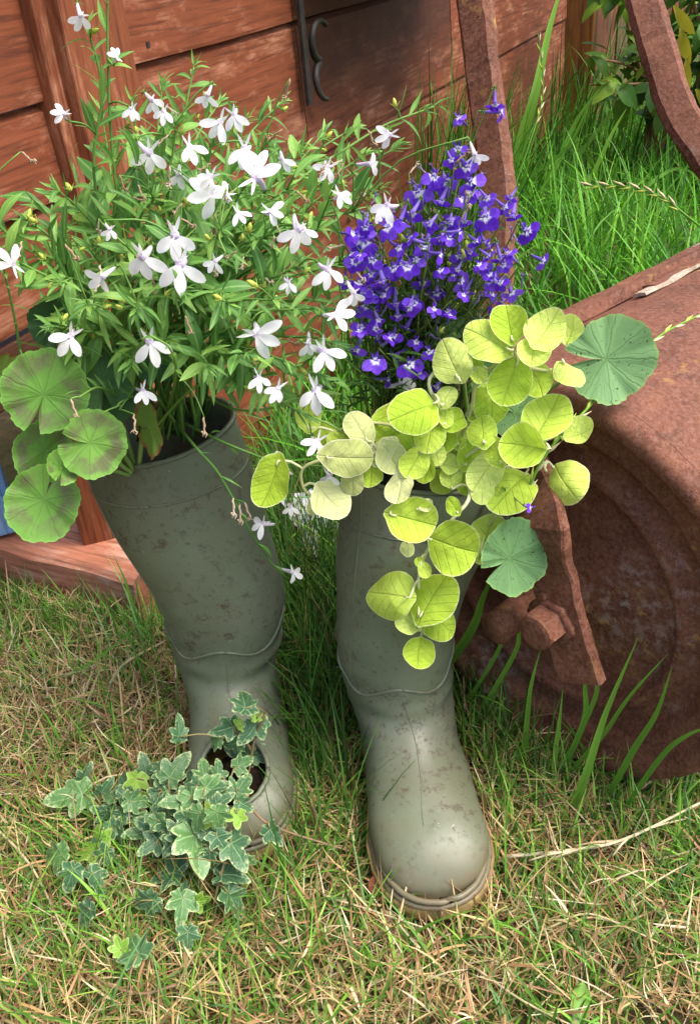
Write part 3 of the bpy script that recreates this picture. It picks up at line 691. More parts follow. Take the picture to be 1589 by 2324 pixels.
seam(A_S + 0.195, 0.30, 0.6, 0.016, 0.005, 0.009, M_rust, 'rust_flake')
# axle, bracket arm and bolt
fa = -RA
def onface(x, y, off): return on_plane(x, y, RC + fa * off, RA)
m = MB(); m.tube([RC + fa * -0.03, RC + fa * 0.075], 0.017, 16); mk('axle', m.mesh('axle'), M_rust, roll)
arm = [onface(1322, 1545, 0.050), onface(1283, 1420, 0.050), onface(1253, 1290, 0.050), onface(1222, 1130, 0.052)]
arm += [at(1180, 930, 0.93), at(1128, 760, 1.0), at(1125, 620, 1.04), at(1135, 480, 1.08), at(1122, 360, 1.11), at(1102, 200, 1.15), at(1082, 40, 1.19), at(1060, -120, 1.23)]
m = MB(); m.bar(cr_path(arm[:5], 24), 0.046, 0.013, (fa * 0.9 + Vector((0, 0, 0.3))).normalized())
m.v = [tuple(Vector(p) + mnoise.noise_vector(Vector(p) * 60) * 0.0016) for p in m.v]
mk('bracket_arm', m.mesh('bracket_arm', False), M_rust, roll)
def rough_bar(pts, wid, thk, nref, name):
    P = cr_path(pts, 60); m = MB(); m.bar(P, wid, thk, nref, 0.3)
    m.v = [tuple(Vector(p) + mnoise.noise_vector(Vector(p) * 70) * 0.0016 + mnoise.noise_vector(Vector(p) * 20) * 0.0018) for p in m.v]
    return mk(name, m.mesh(name, False), M_rust, roll)
rough_bar(arm[4:], 0.043, 0.020, Vector((-0.62, -0.72, 0.25)), 'handle_bar')
arm2 = [RC + RA * 0.66 + Vector((0, 0, 0)), at(1760, 560, 1.22), at(1640, 400, 1.25), at(1545, 260, 1.29), at(1500, 130, 1.33), at(1462, 0, 1.37), at(1432, -120, 1.41)]
rough_bar(arm2, 0.047, 0.024, Vector((-0.35, -0.8, 0.5)), 'handle_bar')
bc = onface(1247, 1412, 0.058)
def hexbolt(c, ax, r, h):
    q = ax.to_track_quat('Z', 'Y').to_matrix().to_4x4(); v = []; f = []; n = 30
    for j, (z, k) in enumerate(((0, 1.0), (h * 0.75, 1.0), (h * 0.93, 0.93), (h, 0.72), (h * 1.02, 0.0))):
        for i in range(n):
            a = 2 * math.pi * i / n
            rr = r * k * (math.cos(math.pi / 6) / math.cos((a % (math.pi / 3)) - math.pi / 6) if j < 2 else 0.97) * (1 + 0.03 * math.sin(3 * a + 1))
            v.append((rr * math.cos(a), rr * math.sin(a), z))
    for j in range(4):
        for i in range(n): f.append((j * n + i, j * n + (i + 1) % n, (j + 1) * n + (i + 1) % n, (j + 1) * n + i))
    m = MB(); m.add(v, f, Matrix.Translation(c) @ q); m.v = [tuple(Vector(p) + mnoise.noise_vector(Vector(p) * 60) * 0.0007) for p in m.v]; return m
mk('bolt', hexbolt(bc, fa, 0.0195, 0.024).mesh('bolt', False), M_rust, roll)
mk('washer', hexbolt(bc + fa * -0.004, fa, 0.027, 0.006).mesh('washer'), M_rust, roll)
mk('rivet', hexbolt(onface(1237, 1350, 0.055), fa, 0.0045, 0.006).mesh('rivet'), M_rust, roll)
m = MB(); m.tube([onface(1310, 1375, -0.02), onface(1345, 1360, -0.03)], 0.012, 10); mk('spacer', m.mesh('spacer'), M_rust, roll)

# ------------------------------------------------------------------ boots
class Boot:
    # rows: front (y,z), back (y,z), centre x, half width, squareness ; y = towards the toe
    def __init__(s, rows): s.rows = np.array(rows, float)
    def row(s, t):
        n = len(s.rows) - 1; u = min(max(t, 0), 1) * n; i = min(int(u), n - 1); u -= i
        a = s.rows[max(i - 1, 0)]; b = s.rows[i]; c = s.rows[i + 1]; d = s.rows[min(i + 2, n)]
        return 0.5 * (2 * b + (c - a) * u + (2 * a - 5 * b + 4 * c - d) * u * u + (3 * b - a - 3 * c + d) * u ** 3)
    def pt(s, t, th, off=0.0):
        r = s.row(t); Fp = Vector((r[4], r[0], r[1])); Bp = Vector((r[4], r[2], r[3])); mid = (Fp + Bp) / 2; hd = (Fp - Bp) / 2
        c, sn = math.cos(th), math.sin(th); e = r[6]
        sg = lambda x, p: math.copysign(abs(x) ** p, x)
        p = mid + hd * sg(c, e) + Vector((1, 0, 0)) * (r[5] * sg(sn, e))
        if len(r) > 7:
            q = p - mid; a = r[7]; q = Vector((q.x * math.cos(a) - q.y * math.sin(a), q.x * math.sin(a) + q.y * math.cos(a), q.z + r[8] * q.x)); p = mid + q
        dn = 0.0016 * mnoise.noise(p * 22) + 0.0035 * mnoise.noise(p * 8)
        fold = math.exp(-((t - 0.36) / 0.085) ** 2) * (0.35 + 0.65 * abs(math.sin(th))) * (0.4 + mnoise.noise(p * 13 + Vector((3, 1, 0)))) ; dn += 0.0055 * fold * math.sin(p.z * 175 + 1.3 * math.sin(2 * th) + 3 * mnoise.noise(p * 9))
        dr = (p - mid); L = max(dr.length, 1e-5)
        return p + dr / L * (dn + off)
ROWS_R = [(.022, .362, -.085, .366, .046, .087, 1, -.10, -.16), (.034, .328, -.083, .334, .041, .085, 1, -.08, -.10), (.046, .285, -.078, .285, .022, .075, 1, -.05, -.05), (.052, .235, -.070, .240, .008, .066, 1, 0, 0),
          (.053, .185, -.064, .19, -.002, .062, 1, 0, 0), (.050, .145, -.060, .145, -.003, .060, 1, 0, 0), (.048, .118, -.060, .105, -.002, .0575, 1, 0, 0), (.056, .100, -.066, .070, 0, .0555, .96, 0, 0),
          (.075, .087, -.073, .036, .002, .0545, .92, 0, 0), (.096, .079, -.066, .010, .003, .0535, .88, 0, 0), (.118, .073, -.025, .006, .005, .054, .85, 0, 0), (.138, .068, .03, .006, .006, .0555, .82, 0, 0),
          (.157, .063, .075, .006, .007, .0565, .82, 0, 0), (.174, .056, .12, .006, .008, .055, .82, 0, 0), (.189, .046, .155, .006, .008, .048, .85, 0, 0), (.199, .034, .182, .006, .008, .034, .9, 0, 0), (.203, .021, .198, .008, .008, .012, 1, 0, 0)]
ROWS_L = [list(r) for r in ROWS_R]
for i, (cx, hw, Fy, Fz, By, Bz, yw, tl) in enumerate([(-.030, .090, .020, .372, -.075, .40, .42, .24), (-.025, .088, .030, .342, -.075, .365, .36, .17), (-.014, .084, .042, .295, -.072, .31, .25, .08), (-.002, .077, .050, .240, -.068, .25, .12, .02), (.007, .070, .053, .187, -.064, .19, .04, 0), (.007, .065, .050, .145, -.060, .145, 0, 0), (.003, .062, .048, .118, -.06, .105, 0, 0)]):
    ROWS_L[i] = [Fy, Fz, By, Bz, cx, hw, 1, yw, tl]
def footline(k):
    """sole outline: y -> half width, centre"""
    y = -0.078 + 0.290 * k
    pts = [(0, 0.0), (0.006, 0.014), (0.025, 0.026), (0.07, 0.038), (0.14, 0.046), (0.25, 0.047), (0.42, 0.0455), (0.58, 0.052), (0.72, 0.058), (0.82, 0.0555), (0.90, 0.0475), (0.95, 0.0375), (0.98, 0.0255), (0.994, 0.014), (1.0, 0.0)]
    ks = [p[0] for p in pts]; return y, float(np.interp(k, ks, [p[1] for p in pts])), 0.001 + 0.007 * min(1, k * 1.3)
def outline(off=0.0, n=60):
    ks = 0.5 - 0.5 * np.cos(np.linspace(0, math.pi, n)); L = []; Rr = []
    for k in ks:
        y, hw, cx = footline(k); L.append((cx - hw - (off if hw > 0.004 else 0), y)); Rr.append((cx + hw + (off if hw > 0.004 else 0), y))
    L[0] = Rr[0] = (L[0][0], L[0][1] - off); L[-1] = Rr[-1] = (L[-1][0], L[-1][1] + off)
    return L[:-1] + Rr[::-1][:-1]
def make_boot(name, label, O, yaw, rows, hole=None, lean=None, seamh=None):
    b = Boot(rows)
    # local y points to the toe = towards the camera
    M = Matrix.Translation(O) @ Matrix.Rotation(math.pi + yaw, 4, 'Z') @ Matrix.Diagonal((-1, 1, 1, 1))
    M = Matrix.Translation(O) @ Matrix.Rotation(yaw, 4, 'Z')
    fl = Matrix.Diagonal((1, -1, 1, 1))      # toe at -y in the local frame
    root = thing(name, label, 'boot', None, M)
    nt_, na = 92, 72; v = []; f = []
    for i in range(nt_ + 1):
        for k in range(na): v.append(b.pt(i / nt_, 2 * math.pi * k / na))
    cut = set()
    for i in range(nt_):
        for k in range(na):
            c = (v[i * na + k] + v[(i + 1) * na + (k + 1) % na]) / 2
            if hole and ((c.x - hole[0]) / hole[2]) ** 2 + ((c.y - hole[1]) / hole[3]) ** 2 < 1 and c.z > 0.03: continue
            k2 = (k + 1) % na; f.append((i * na + k, (i + 1) * na + k, (i + 1) * na + k2, i * na + k2))
    f.append(tuple(nt_ * na + k for k in range(na)))
    if hole:
        rim = []
        for k in range(49):
            a = 2 * math.pi * k / 48; hx, hy = hole[0] + hole[2] * math.cos(a), hole[1] + hole[3] * math.sin(a)
            q = min((p for p in v if 0.022 < p.z < 0.10 and p.y > 0.06), key=lambda p: (p.x - hx) ** 2 + (p.y - hy) ** 2 - 0.02 * p.z * p.z); rim.append(fl @ Vector((hx, hy, q.z)))
        m = MB(); m.tube(rim, 0.0028, 6); sub('toe_opening_edge', m.mesh('toe_opening_edge'), root, Matrix()).data.materials.append(M_rubber)
    m = MB(); m.add(v, f, fl); me = m.mesh('upper')
    pl_ = me.polygons[na * 4]; cen = Vector((b.row(4.5 / nt_)[4], 0.02, pl_.center.z))
    if pl_.normal.dot(pl_.center - cen) < 0: me.flip_normals()
    o = sub('upper', me, root, Matrix()); me.materials.append(M_rubber)
    s = o.modifiers.new('s', 'SOLIDIFY'); s.thickness = 0.0032; s.offset = -1
    # sole
    v = []; f = []; n = None
    for (z, off) in ((0.0, 0.001), (0.003, 0.005), (0.015, 0.0065), (0.0195, 0.0055), (0.0205, -0.004)):
        ol = outline(off); n = len(ol); v += [(x, y, z) for x, y in ol]
    for j in range(4):
        for i in range(n): f.append((j * n + i, j * n + (i + 1) % n, (j + 1) * n + (i + 1) % n, (j + 1) * n + i))
    f.append(tuple(range(n))[::-1]); f.append(tuple(4 * n + i for i in range(n)))
    m = MB(); m.add(v, f, fl); me = m.mesh('sole'); sub('sole', me, root, Matrix()).data.materials.append(M_sole)
    # foxing: two rounded bands round the foot above the sole
    for zc, off, r, nm in ((0.0230, 0.0005, 0.0034, 'foxing_band'), (0.0300, -0.0022, 0.0030, 'toe_bead')):
        pts = [Vector((x, y, zc)) for x, y in outline(off)]
        if nm == 'toe_bead': pts = [p for p in pts if p.y > 0.085]
        else: pts = pts + [pts[0]]
        if nm == 'toe_bead':
            pts = sorted([p for p in pts if p.x < 0.008], key=lambda p: p.y) + sorted([p for p in pts if p.x >= 0.008], key=lambda p: -p.y)
        m = MB(); m.tube([fl @ p for p in pts], r, 8); sub(nm, m.mesh(nm), root, Matrix()).data.materials.append(M_rubber)
    # rim band line, ankle scallop line, back/side seam
    def line(nm, tf, r, a0=0, a1=2 * math.pi, n=90):
        m = MB(); m.tube([fl @ b.pt(tf(a0 + (a1 - a0) * i / n), a0 + (a1 - a0) * i / n, 0.0002) for i in range(n + 1)], r, 5)
        sub(nm, m.mesh(nm), root, Matrix()).data.materials.append(M_rubber)
    line('rim_edge', lambda a: 0.0, 0.0026)
    line('top_band_line', lambda a: 0.075, 0.0011)
    base = seamh or 0.315
    line('ankle_rib', lambda a: base - 0.020 * math.cos(4.0 * a + 0.3) + 0.010 * math.cos(2 * a), 0.0017)
    n_s = 20 if hole else 41
    m = MB(); m.tube([fl @ b.pt(0.33 + 0.40 * i / 40, 0.06 * math.sin(i / 9), 0.0001) for i in range(n_s)], 0.0005, 5); sub('front_seam', m.mesh('front_seam'), root, Matrix()).data.materials.append(M_rubber)
    m = MB(); m.tube([fl @ b.pt(0.005 + 0.32 * i / 40, -1.05 + 0.1 * math.sin(i / 15), 0.0001) for i in range(41)], 0.0009, 5); sub('side_seam', m.mesh('side_seam'), root, Matrix()).data.materials.append(M_rubber)
    # soil in the shaft
    v = []; f = []; rg = 7
    r = b.row(0.10)
    cpt = Vector((r[4], (r[0] + r[2]) / 2, (r[1] + r[3]) / 2)); v.append(cpt + Vector((0, 0, 0.012)))
    for i in range(1, rg + 1):
        for k in range(48):
            p = cpt.lerp(b.pt(0.10, 2 * math.pi * k / 48), i / rg * 0.985); p.z += 0.012 * (1 - (i / rg) ** 2) + 0.005 * mnoise.noise(p * 60); v.append(p)
    for k in range(48): f.append((0, 1 + k, 1 + (k + 1) % 48))
    for i in range(rg - 1):
        for k in range(48): f.append((1 + i * 48 + k, 1 + (i + 1) * 48 + k, 1 + (i + 1) * 48 + (k + 1) % 48, 1 + i * 48 + (k + 1) % 48))
    m = MB(); m.add(v, f, M @ fl); so_ = m.obj('potting_soil', M_soil)
    return root, b, M @ fl, so_
OR_ = Vector((0.038, 0.722, 0.014)); OL_ = Vector((-0.160, 0.805, 0.014))
bootR, BR, MR, soilR = make_boot('rubber_boot', 'olive green rubber boot with yellow trailing leaves and violet flowers, toe bare', OR_, 0.02, ROWS_R)
bootL, BL, ML, soilL = make_boot('rubber_boot', 'muddy olive green rubber boot with white flowers and ivy growing from its toe', OL_, 0.04, ROWS_L, hole=(0.004, 0.142, 0.038, 0.040))
tag(soilR, 'dark potting soil inside the boot with violet flowers', 'soil', kind='stuff')
tag(soilL, 'dark potting soil inside the boot with white flowers', 'soil', kind='stuff')
# soil mound inside the toe opening
v = []; f = []; c0 = Vector((0.006, 0.134, 0.056)); v.append(c0)
for i in range(1, 7):
    for k in range(36):
        a = 2 * math.pi * k / 36; q = i / 6
        p = c0 + Vector((0.046 * q * math.cos(a), 0.058 * q * math.sin(a), -0.040 * q * q)); p.z += 0.004 * mnoise.noise(p * 90); v.append(p)
for k in range(36): f.append((0, 1 + k, 1 + (k + 1) % 36))
for i in range(5):
    for k in range(36): f.append((1 + i * 36 + k, 1 + (i + 1) * 36 + k, 1 + (i + 1) * 36 + (k + 1) % 36, 1 + i * 36 + (k + 1) % 36))
m = MB(); m.add(v, f, ML); o = m.obj('potting_soil', M_soil); tag(o, 'dark potting soil filling the cut toe under the ivy', 'soil', kind='stuff')

# ------------------------------------------------------------------ grass
def blades_mesh(name, base, h, az, lean, curl, wid, colr, segs=3, mat=None, flat=0.0):
    """many ribbons in one mesh. lean: start angle from vertical, curl: added angle at the tip (radians)"""
    N = len(base); base = np.asarray(base, float)
    dirx, diry = np.cos(az), np.sin(az); sx, sy = -diry, dirx
    roll_ = rng.uniform(-0.6, 0.6, N)
    P = np.zeros((N, segs + 1, 3)); P[:, 0] = base; ang = lean.copy(); st = h / segs
    for i in range(1, segs + 1):
        d = np.stack([dirx * np.sin(ang), diry * np.sin(ang), np.cos(ang)], 1)
        P[:, i] = P[:, i - 1] + d * st[:, None]; ang = ang + curl / segs
    P[:, :, 2] = np.maximum(P[:, :, 2], 0.001 + 0.004 * rng.random((N, 1)))
    prof = np.array([0.75] + [1.0 - 0.85 * (i / segs) ** 1.6 for i in range(1, segs)] + [0.0]) 
    side = np.stack([sx, sy, roll_ * 0.8], 1); side /= np.linalg.norm(side, axis=1)[:, None]
    V = []; nv = 2 * segs + 1
    out_ = np.zeros((N, nv, 3))
    for i in range(segs):
        o = side * (wid * prof[i] * 0.5)[:, None]; out_[:, 2 * i] = P[:, i] - o; out_[:, 2 * i + 1] = P[:, i] + o
    out_[:, 2 * segs] = P[:, segs]
    tri = []
    for i in range(segs - 1): tri += [(2 * i, 2 * i + 1, 2 * i + 3), (2 * i, 2 * i + 3, 2 * i + 2)]
    tri.append((2 * segs - 2, 2 * segs - 1, 2 * segs))
    tri = np.array(tri); Fs = (tri[None] + (np.arange(N) * nv)[:, None, None]).reshape(-1, 3)
    me = bpy.data.meshes.new(name); me.vertices.add(N * nv); me.vertices.foreach_set('co', out_.ravel())
    me.loops.add(Fs.size); me.loops.foreach_set('vertex_index', Fs.ravel().astype(np.int32))
    me.polygons.add(len(Fs)); me.polygons.foreach_set('loop_start', np.arange(0, Fs.size, 3, dtype=np.int32))
    me.update(calc_edges=True)
    ca = me.color_attributes.new('Col', 'FLOAT_COLOR', 'POINT')
    cc = np.ones((N, nv, 4)); cc[:, :, :3] = np.asarray(colr)[:, None, :]
    ca.data.foreach_set('color', cc.ravel())
    me.polygons.foreach_set('use_smooth', np.ones(len(Fs), bool)); me.materials.append(mat)
    return me
def vnoise(x, y, s, z=0.0):
    return np.array([mnoise.noise(Vector((a * s, b * s, z))) for a, b in zip(x, y)])
def keep(x, y, pad=0.0):
    ok = np.ones(len(x), bool)
    for O, M, cxr in ((OR_, MR, None), (OL_, ML, None)):
        Mi = M.inverted(); lx = Mi[0][0] * x + Mi[0][1] * y + Mi[0][3]; ly = Mi[1][0] * x + Mi[1][1] * y + Mi[1][3]
        k = np.clip((ly + 0.078) / 0.29, 0, 1); hw = np.interp(k, [0, .02, .1, .3, .5, .72, .9, 1], [0, .02, .042, .047, .048, .058, .045, .02]) + 0.010 + pad
        ok &= ~((ly > -0.084) & (ly < 0.222) & (np.abs(lx - 0.004) < hw))
    a = (x - RC.x) * RA.x + (y - RC.y) * RA.y; b_ = (x - RC.x) * RB.x + (y - RC.y) * RB.y
    ok &= ~((a > 0.0) & (a < 0.62) & (np.abs(b_) < 0.075))
    Si = SLE.inverted(); lx = Si[0][0] * x + Si[0][1] * y + Si[0][3]; ly = Si[1][0] * x + Si[1][1] * y + Si[1][3]
    ok &= ~((ly > -0.003) & (ly < 0.102) & (np.abs(lx) < 0.34))
    sn = (x - P0.x) * NW.x + (y - P0.y) * NW.y; ss = (x - P0.x) * U.x + (y - P0.y) * U.y
    ok &= ~((sn < 0.015) & (ss > 0.1) & (ss < 3.3)); ok &= ~((sn < -0.2) & (ss <= 0.1) & (ss > -0.05))
    return ok
def mixc(cols, wts, n, jit=0.18):
    cols = np.array(cols); i = rng.choice(len(cols), n, p=np.array(wts) / sum(wts)); c = cols[i]
    return np.clip(c * (1 + rng.uniform(-jit, jit, (n, 1))) * (1 + rng.uniform(-0.06, 0.06, (n, 3))), 0, 1)
DRYC = [(0.52, 0.39, 0.19), (0.38, 0.25, 0.11), (0.22, 0.13, 0.055), (0.66, 0.55, 0.35), (0.34, 0.30, 0.09), (0.40, 0.21, 0.11)]
GRC = [(0.13, 0.30, 0.035), (0.20, 0.40, 0.05), (0.085, 0.205, 0.03), (0.27, 0.42, 0.075), (0.16, 0.31, 0.10)]
def grid_pts(n, x0, x1, y0, y1):
    return rng.uniform(x0, x1, n), rng.uniform(y0, y1, n)
# dryness: tan patches left and centre front, green between and right of the boots
def greenness(x, y):
    g = 0.45 + 0.48 * vnoise(x, y, 5.0, 3.0) + 0.42 * vnoise(x, y, 15.0, 8.0)
    g += 0.35 * np.exp(-(((x + 0.05) / 0.06) ** 2 + ((y - 0.85) / 0.22) ** 2))          # between boots
    g += 0.30 * np.clip((x - 0.12) / 0.12, 0, 1) * np.clip((y - 0.60) / 0.15, 0, 1)
    g -= 0.32 * np.exp(-(((x + 0.27) / 0.13) ** 2 + ((y - 0.86) / 0.14) ** 2))
    g += 0.22 * np.exp(-(((x + 0.30) / 0.15) ** 2 + ((y - 0.56) / 0.10) ** 2))
    g += np.clip((y - 1.05) / 0.3, 0, 0.6)
    return np.clip(g, 0, 1)
# dry thatch, lying in tangled layers
n = 105000; x, y = grid_pts(n, -0.85, 0.80, 0.40, 1.35); k = keep(x, y) & (rng.random(n) < 1.05 - 0.9 * greenness(x, y)); x, y = x[k], y[k]; n = len(x)
z = 0.026 * rng.random(n) ** 1.6
bsz = np.stack([x, y, z], 1)
me = blades_mesh('dry_thatch', bsz, rng.uniform(0.012, 0.05, n) * rng.choice([1, 1, 1, 1.8], n), rng.uniform(0, 6.283, n), rng.uniform(0.6, 1.6, n), rng.normal(0.2, 0.9, n), rng.choice([0.001, 0.0013, 0.0018, 0.0026], n) * rng.uniform(.8, 1.2, n), mixc(DRYC, (5, 5, 4, 2.5, 1.5, 2), n, 0.3), 4, M_dry)
o = mk('dry_grass', me); tag(o, 'dry straw-coloured cut grass matted over the lawn', 'dry grass', kind='stuff')
# short green lawn blades
n = 48000; x, y = grid_pts(n, -0.85, 0.80, 0.40, 1.35); k = keep(x, y) & (rng.random(n) < 0.10 + 0.95 * greenness(x, y)); x, y = x[k], y[k]; n = len(x)
me = blades_mesh('lawn', np.stack([x, y, 0.004 * rng.random(n)], 1), rng.uniform(0.018, 0.055, n) * rng.choice([1, 1, 1, 1.5], n), rng.uniform(0, 6.283, n), np.abs(rng.normal(0.45, 0.4, n)), rng.normal(0.6, 0.6, n), rng.choice([0.0013, 0.002, 0.003, 0.0042], n, p=[.3, .35, .25, .1]) * rng.uniform(.8, 1.2, n), mixc(GRC, (4, 3, 4, 1.5, 1.2), n, 0.35), 4, M_grass)
o = mk('lawn_grass', me); tag(o, 'short green lawn grass growing through the dry thatch', 'grass', kind='stuff')
# the lawn goes on around, more coarsely
n = 30000; x, y = grid_pts(n, -1.8, 1.9, -0.3, 1.6); k = keep(x, y) & ~((x > -0.85) & (x < 0.8) & (y > 0.4) & (y < 1.35)); x, y = x[k], y[k]; n = len(x)
dryf = rng.random(n) < 0.5; cc_ = np.where(dryf[:, None], mixc(DRYC, (5, 5, 4, 2.5, 1.5, 2), n, 0.3), mixc(GRC, (4, 3, 4, 1.5, 1.2), n, 0.3))
me = blades_mesh('lawn3', np.stack([x, y, 0.006 * rng.random(n)], 1), rng.uniform(0.03, 0.075, n), rng.uniform(0, 6.283, n), np.where(dryf, rng.uniform(0.9, 1.6, n), np.abs(rng.normal(0.5, 0.4, n))), rng.normal(0.5, 0.6, n), rng.uniform(0.002, 0.005, n), cc_, 4, M_grass)
o = mk('lawn_grass', me); tag(o, 'coarse half-dry lawn grass spreading out around the planted boots', 'grass', kind='stuff')
# taller blades: between the boots, along the roller, round the sleeper
def zone(cx, cy, sx, sy, n, h0, h1, wd=(0.0016, 0.0036), cols=GRC, lean=0.25, curl=0.6, wts=(4, 3, 4, 1, 1)):
    x = rng.normal(cx, sx, n); y = rng.normal(cy, sy, n); k = keep(x, y); x, y = x[k], y[k]; n = len(x)
    return (np.stack([x, y, np.zeros(n)], 1), rng.uniform(h0, h1, n), rng.uniform(0, 6.283, n), np.abs(rng.normal(lean, 0.22, n)), rng.normal(curl, 0.45, n), rng.uniform(wd[0], wd[1], n), mixc(cols, wts, n))
def cat_z(zs_): return [np.concatenate([q[i] for q in zs_]) for i in range(7)]
SHADEGRC = [(0.045, 0.13, 0.018), (0.075, 0.19, 0.022), (0.03, 0.085, 0.014), (0.12, 0.27, 0.03), (0.20, 0.14, 0.06)]  # darkened greens: shade between boots and roller put into the blade colour
Z = [zone(-0.035, 0.93, 0.05, 0.16, 1700, 0.07, 0.20, cols=SHADEGRC), zone(-0.03, 1.15, 0.10, 0.12, 700, 0.08, 0.22, cols=SHADEGRC), zone(0.20, 0.80, 0.08, 0.09, 900, 0.05, 0.13, cols=SHADEGRC), zone(0.14, 0.70, 0.03, 0.10, 500, 0.03, 0.09),
     zone(0.33, 0.63, 0.08, 0.05, 420, 0.04, 0.10), zone(-0.44, 1.03, 0.16, 0.03, 420, 0.03, 0.09), zone(-0.27, 1.0, 0.05, 0.06, 300, 0.04, 0.14), zone(-0.20, 1.3, 0.08, 0.15, 500, 0.06, 0.16),
     zone(-0.25, 0.58, 0.12, 0.07, 500, 0.04, 0.09, lean=0.6), zone(-0.075, 0.70, 0.025, 0.07, 260, 0.03, 0.09), zone(0.10, 1.05, 0.10, 0.10, 500, 0.08, 0.2)]
q = cat_z(Z); me = blades_mesh('tall', *q, 5, M_grass); o = mk('tall_grass', me); tag(o, 'tall green grass standing between the boots and along the roller', 'grass', kind='stuff')
n = 5200; x, y = grid_pts(n, -0.75, 0.6, 0.42, 1.1); k = keep(x, y, 0.004) & (rng.random(n) < 0.12 + 1.1 * greenness(x + 0.3, y) ** 2); x, y = x[k], y[k]; n = len(x)
me = blades_mesh('lawn2', np.stack([x, y, np.zeros(n)], 1), rng.uniform(0.05, 0.12, n), rng.uniform(0, 6.283, n), np.abs(rng.normal(0.6, 0.35, n)), rng.normal(0.7, 0.5, n), rng.uniform(0.0014, 0.0036, n), mixc(GRC, (4, 3, 4, 1.5, 1.5), n, 0.3), 6, M_grass)
o = mk('lawn_grass', me); tag(o, 'longer loose grass blades leaning over the short lawn', 'grass', kind='stuff')
# lush long grass behind the roller, up to the fence
Z = []
n = 36000; x = rng.uniform(-0.1, 3.4, n); y = rng.uniform(1.2, 5.0, n); k = keep(x, y) & (rng.random(n) < np.clip(1.25 - 0.2 * y, 0.3, 1)); x, y = x[k], y[k]; n = len(x)
tall = 0.6 + 0.5 * vnoise(x, y, 2.2, 1.0)
sn = (x - P0.x) * NW.x + (y - P0.y) * NW.y
near_wall = np.exp(-(sn / 0.16) ** 2)
Z.append((np.stack([x, y, np.zeros(n)], 1), np.clip(rng.uniform(0.14, 0.46, n) * tall, 0.06, 0.7), rng.uniform(0, 6.283, n), np.abs(rng.normal(0.38, 0.3, n)), rng.normal(0.9, 0.5, n), rng.uniform(0.0035, 0.0085, n), mixc([(0.075, 0.25, 0.018), (0.12, 0.36, 0.022), (0.045, 0.16, 0.014), (0.20, 0.45, 0.04), (0.10, 0.24, 0.06)], (4, 4, 3, 1.2, 1), n)))
# clump against the wall and by the fence post
def wallclump(s, nn, h0, h1, ds=0.12, dn=0.05, off=0.07):
    ss = rng.normal(s, ds, nn); so_ = np.abs(rng.normal(off, dn, nn)) + 0.02
    X = P0.x + U.x * ss + NW.x * so_; Y = P0.y + U.y * ss + NW.y * so_
    return (np.stack([X, Y, np.zeros(nn)], 1), rng.uniform(h0, h1, nn), rng.normal(0.15, 0.9, nn), np.abs(rng.normal(0.14, 0.12, nn)), rng.normal(0.45, 0.35, nn), rng.uniform(0.004, 0.0085, nn), mixc([(0.05, 0.17, 0.015), (0.08, 0.26, 0.02), (0.03, 0.10, 0.012), (0.14, 0.36, 0.03)], (4, 4, 3, 1), nn))
Z += [wallclump(1.32, 300, 0.30, 0.62, 0.10), wallclump(1.75, 160, 0.2, 0.45, 0.2), wallclump(2.85, 170, 0.28, 0.56, 0.16, 0.16, 0.2), wallclump(0.75, 120, 0.10, 0.26, 0.2), wallclump(2.3, 160, 0.15, 0.4, 0.3, 0.15, 0.15)]
q = cat_z(Z); me = blades_mesh('lush', *q, 6, M_grass); o = mk('long_grass', me); tag(o, 'lush long green grass filling the ground behind the roller', 'grass', kind='stuff')

# explicit long blades and stalks (pixel path on the ground, real height from the path)
def ribbon(pts, w0, mat_name, name, parent, face=None, n=18, up=None):
    P = cr_path(pts, n); m = MB(); v = []; f = []; uv = []
    for i, p in enumerate(P):
        t = (P[min(i + 1, n)] - P[max(i - 1, 0)]).normalized(); b_ = (EYE - p).normalized(); s = t.cross(b_).normalized(); nn = s.cross(t)
        q = i / n; ww = w0 * 0.5 * (0.7 + 0.3 * min(1, q * 4)) * max(0.0, 1 - q ** 2.2)
        for k in (-1, 0, 1): v.append(p + s * ww * k - nn * (0.25 * ww * (1 - abs(k)))); uv.append((0.5 + k * 0.5, q))
    for i in range(n):
        for k in range(2): f.append((i * 3 + k, i * 3 + k + 1, (i + 1) * 3 + k + 1, (i + 1) * 3 + k))
    m.add(v, f); me = m.mesh(name); set_uv_edge(me, uv, [0] * len(v)); return mk(name, me, mat_name, parent)
M_blade = leafy('grass_blade', [(0.1, (0.10, 0.26, 0.03)), (0.5, (0.16, 0.37, 0.04)), (0.9, (0.24, 0.46, 0.06))], veins='mid', vein_col=(0.10, 0.24, 0.03), trans=0.35)
def tuft(label, blades_):
    g = None
    for pts, wpx, base in blades_:
        b0 = gr(*base)
        if g is None: g = thing('grass_tuft', label, 'grass', b0, group=None)
        Y0 = b0.y; P = [b0]
        for i, (a, b_, dY) in enumerate(pts):
            q = at(a, b_, Y0 + dY)
            if (q - RC).dot(RA) > -0.02 and q.y < 1.0 and q.x > 0.1: q = on_plane(a, b_, RC - RA * (0.022 + 0.006 * i), RA)
            P.append(q)
        dd = (P[0] - RC).dot(RA)
        if dd > -0.02 and P[0].y < 1.0 and P[0].x > 0.1: P[0] = P[0] - RA * (dd + 0.02)
        ribbon(P, px2m(wpx * 0.72, b0), M_blade, 'blade', g)
tuft('tuft of broad upright grass blades in front of the rusty drum', [
    ([(1330, 1760, -.01), (1375, 1620, -.01), (1452, 1440, -.02)], 26, (1290, 1860)), ([(1360, 1680, -.005), (1430, 1580, -.015), (1520, 1480, -.03)], 14, (1330, 1720)),
    ([(1440, 1700, -.01), (1490, 1620, -.015), (1527, 1510, -.02)], 20, (1410, 1790)), ([(1500, 1720, -.01), (1560, 1670, -.02), (1625, 1645, -.03)], 16, (1430, 1830))])
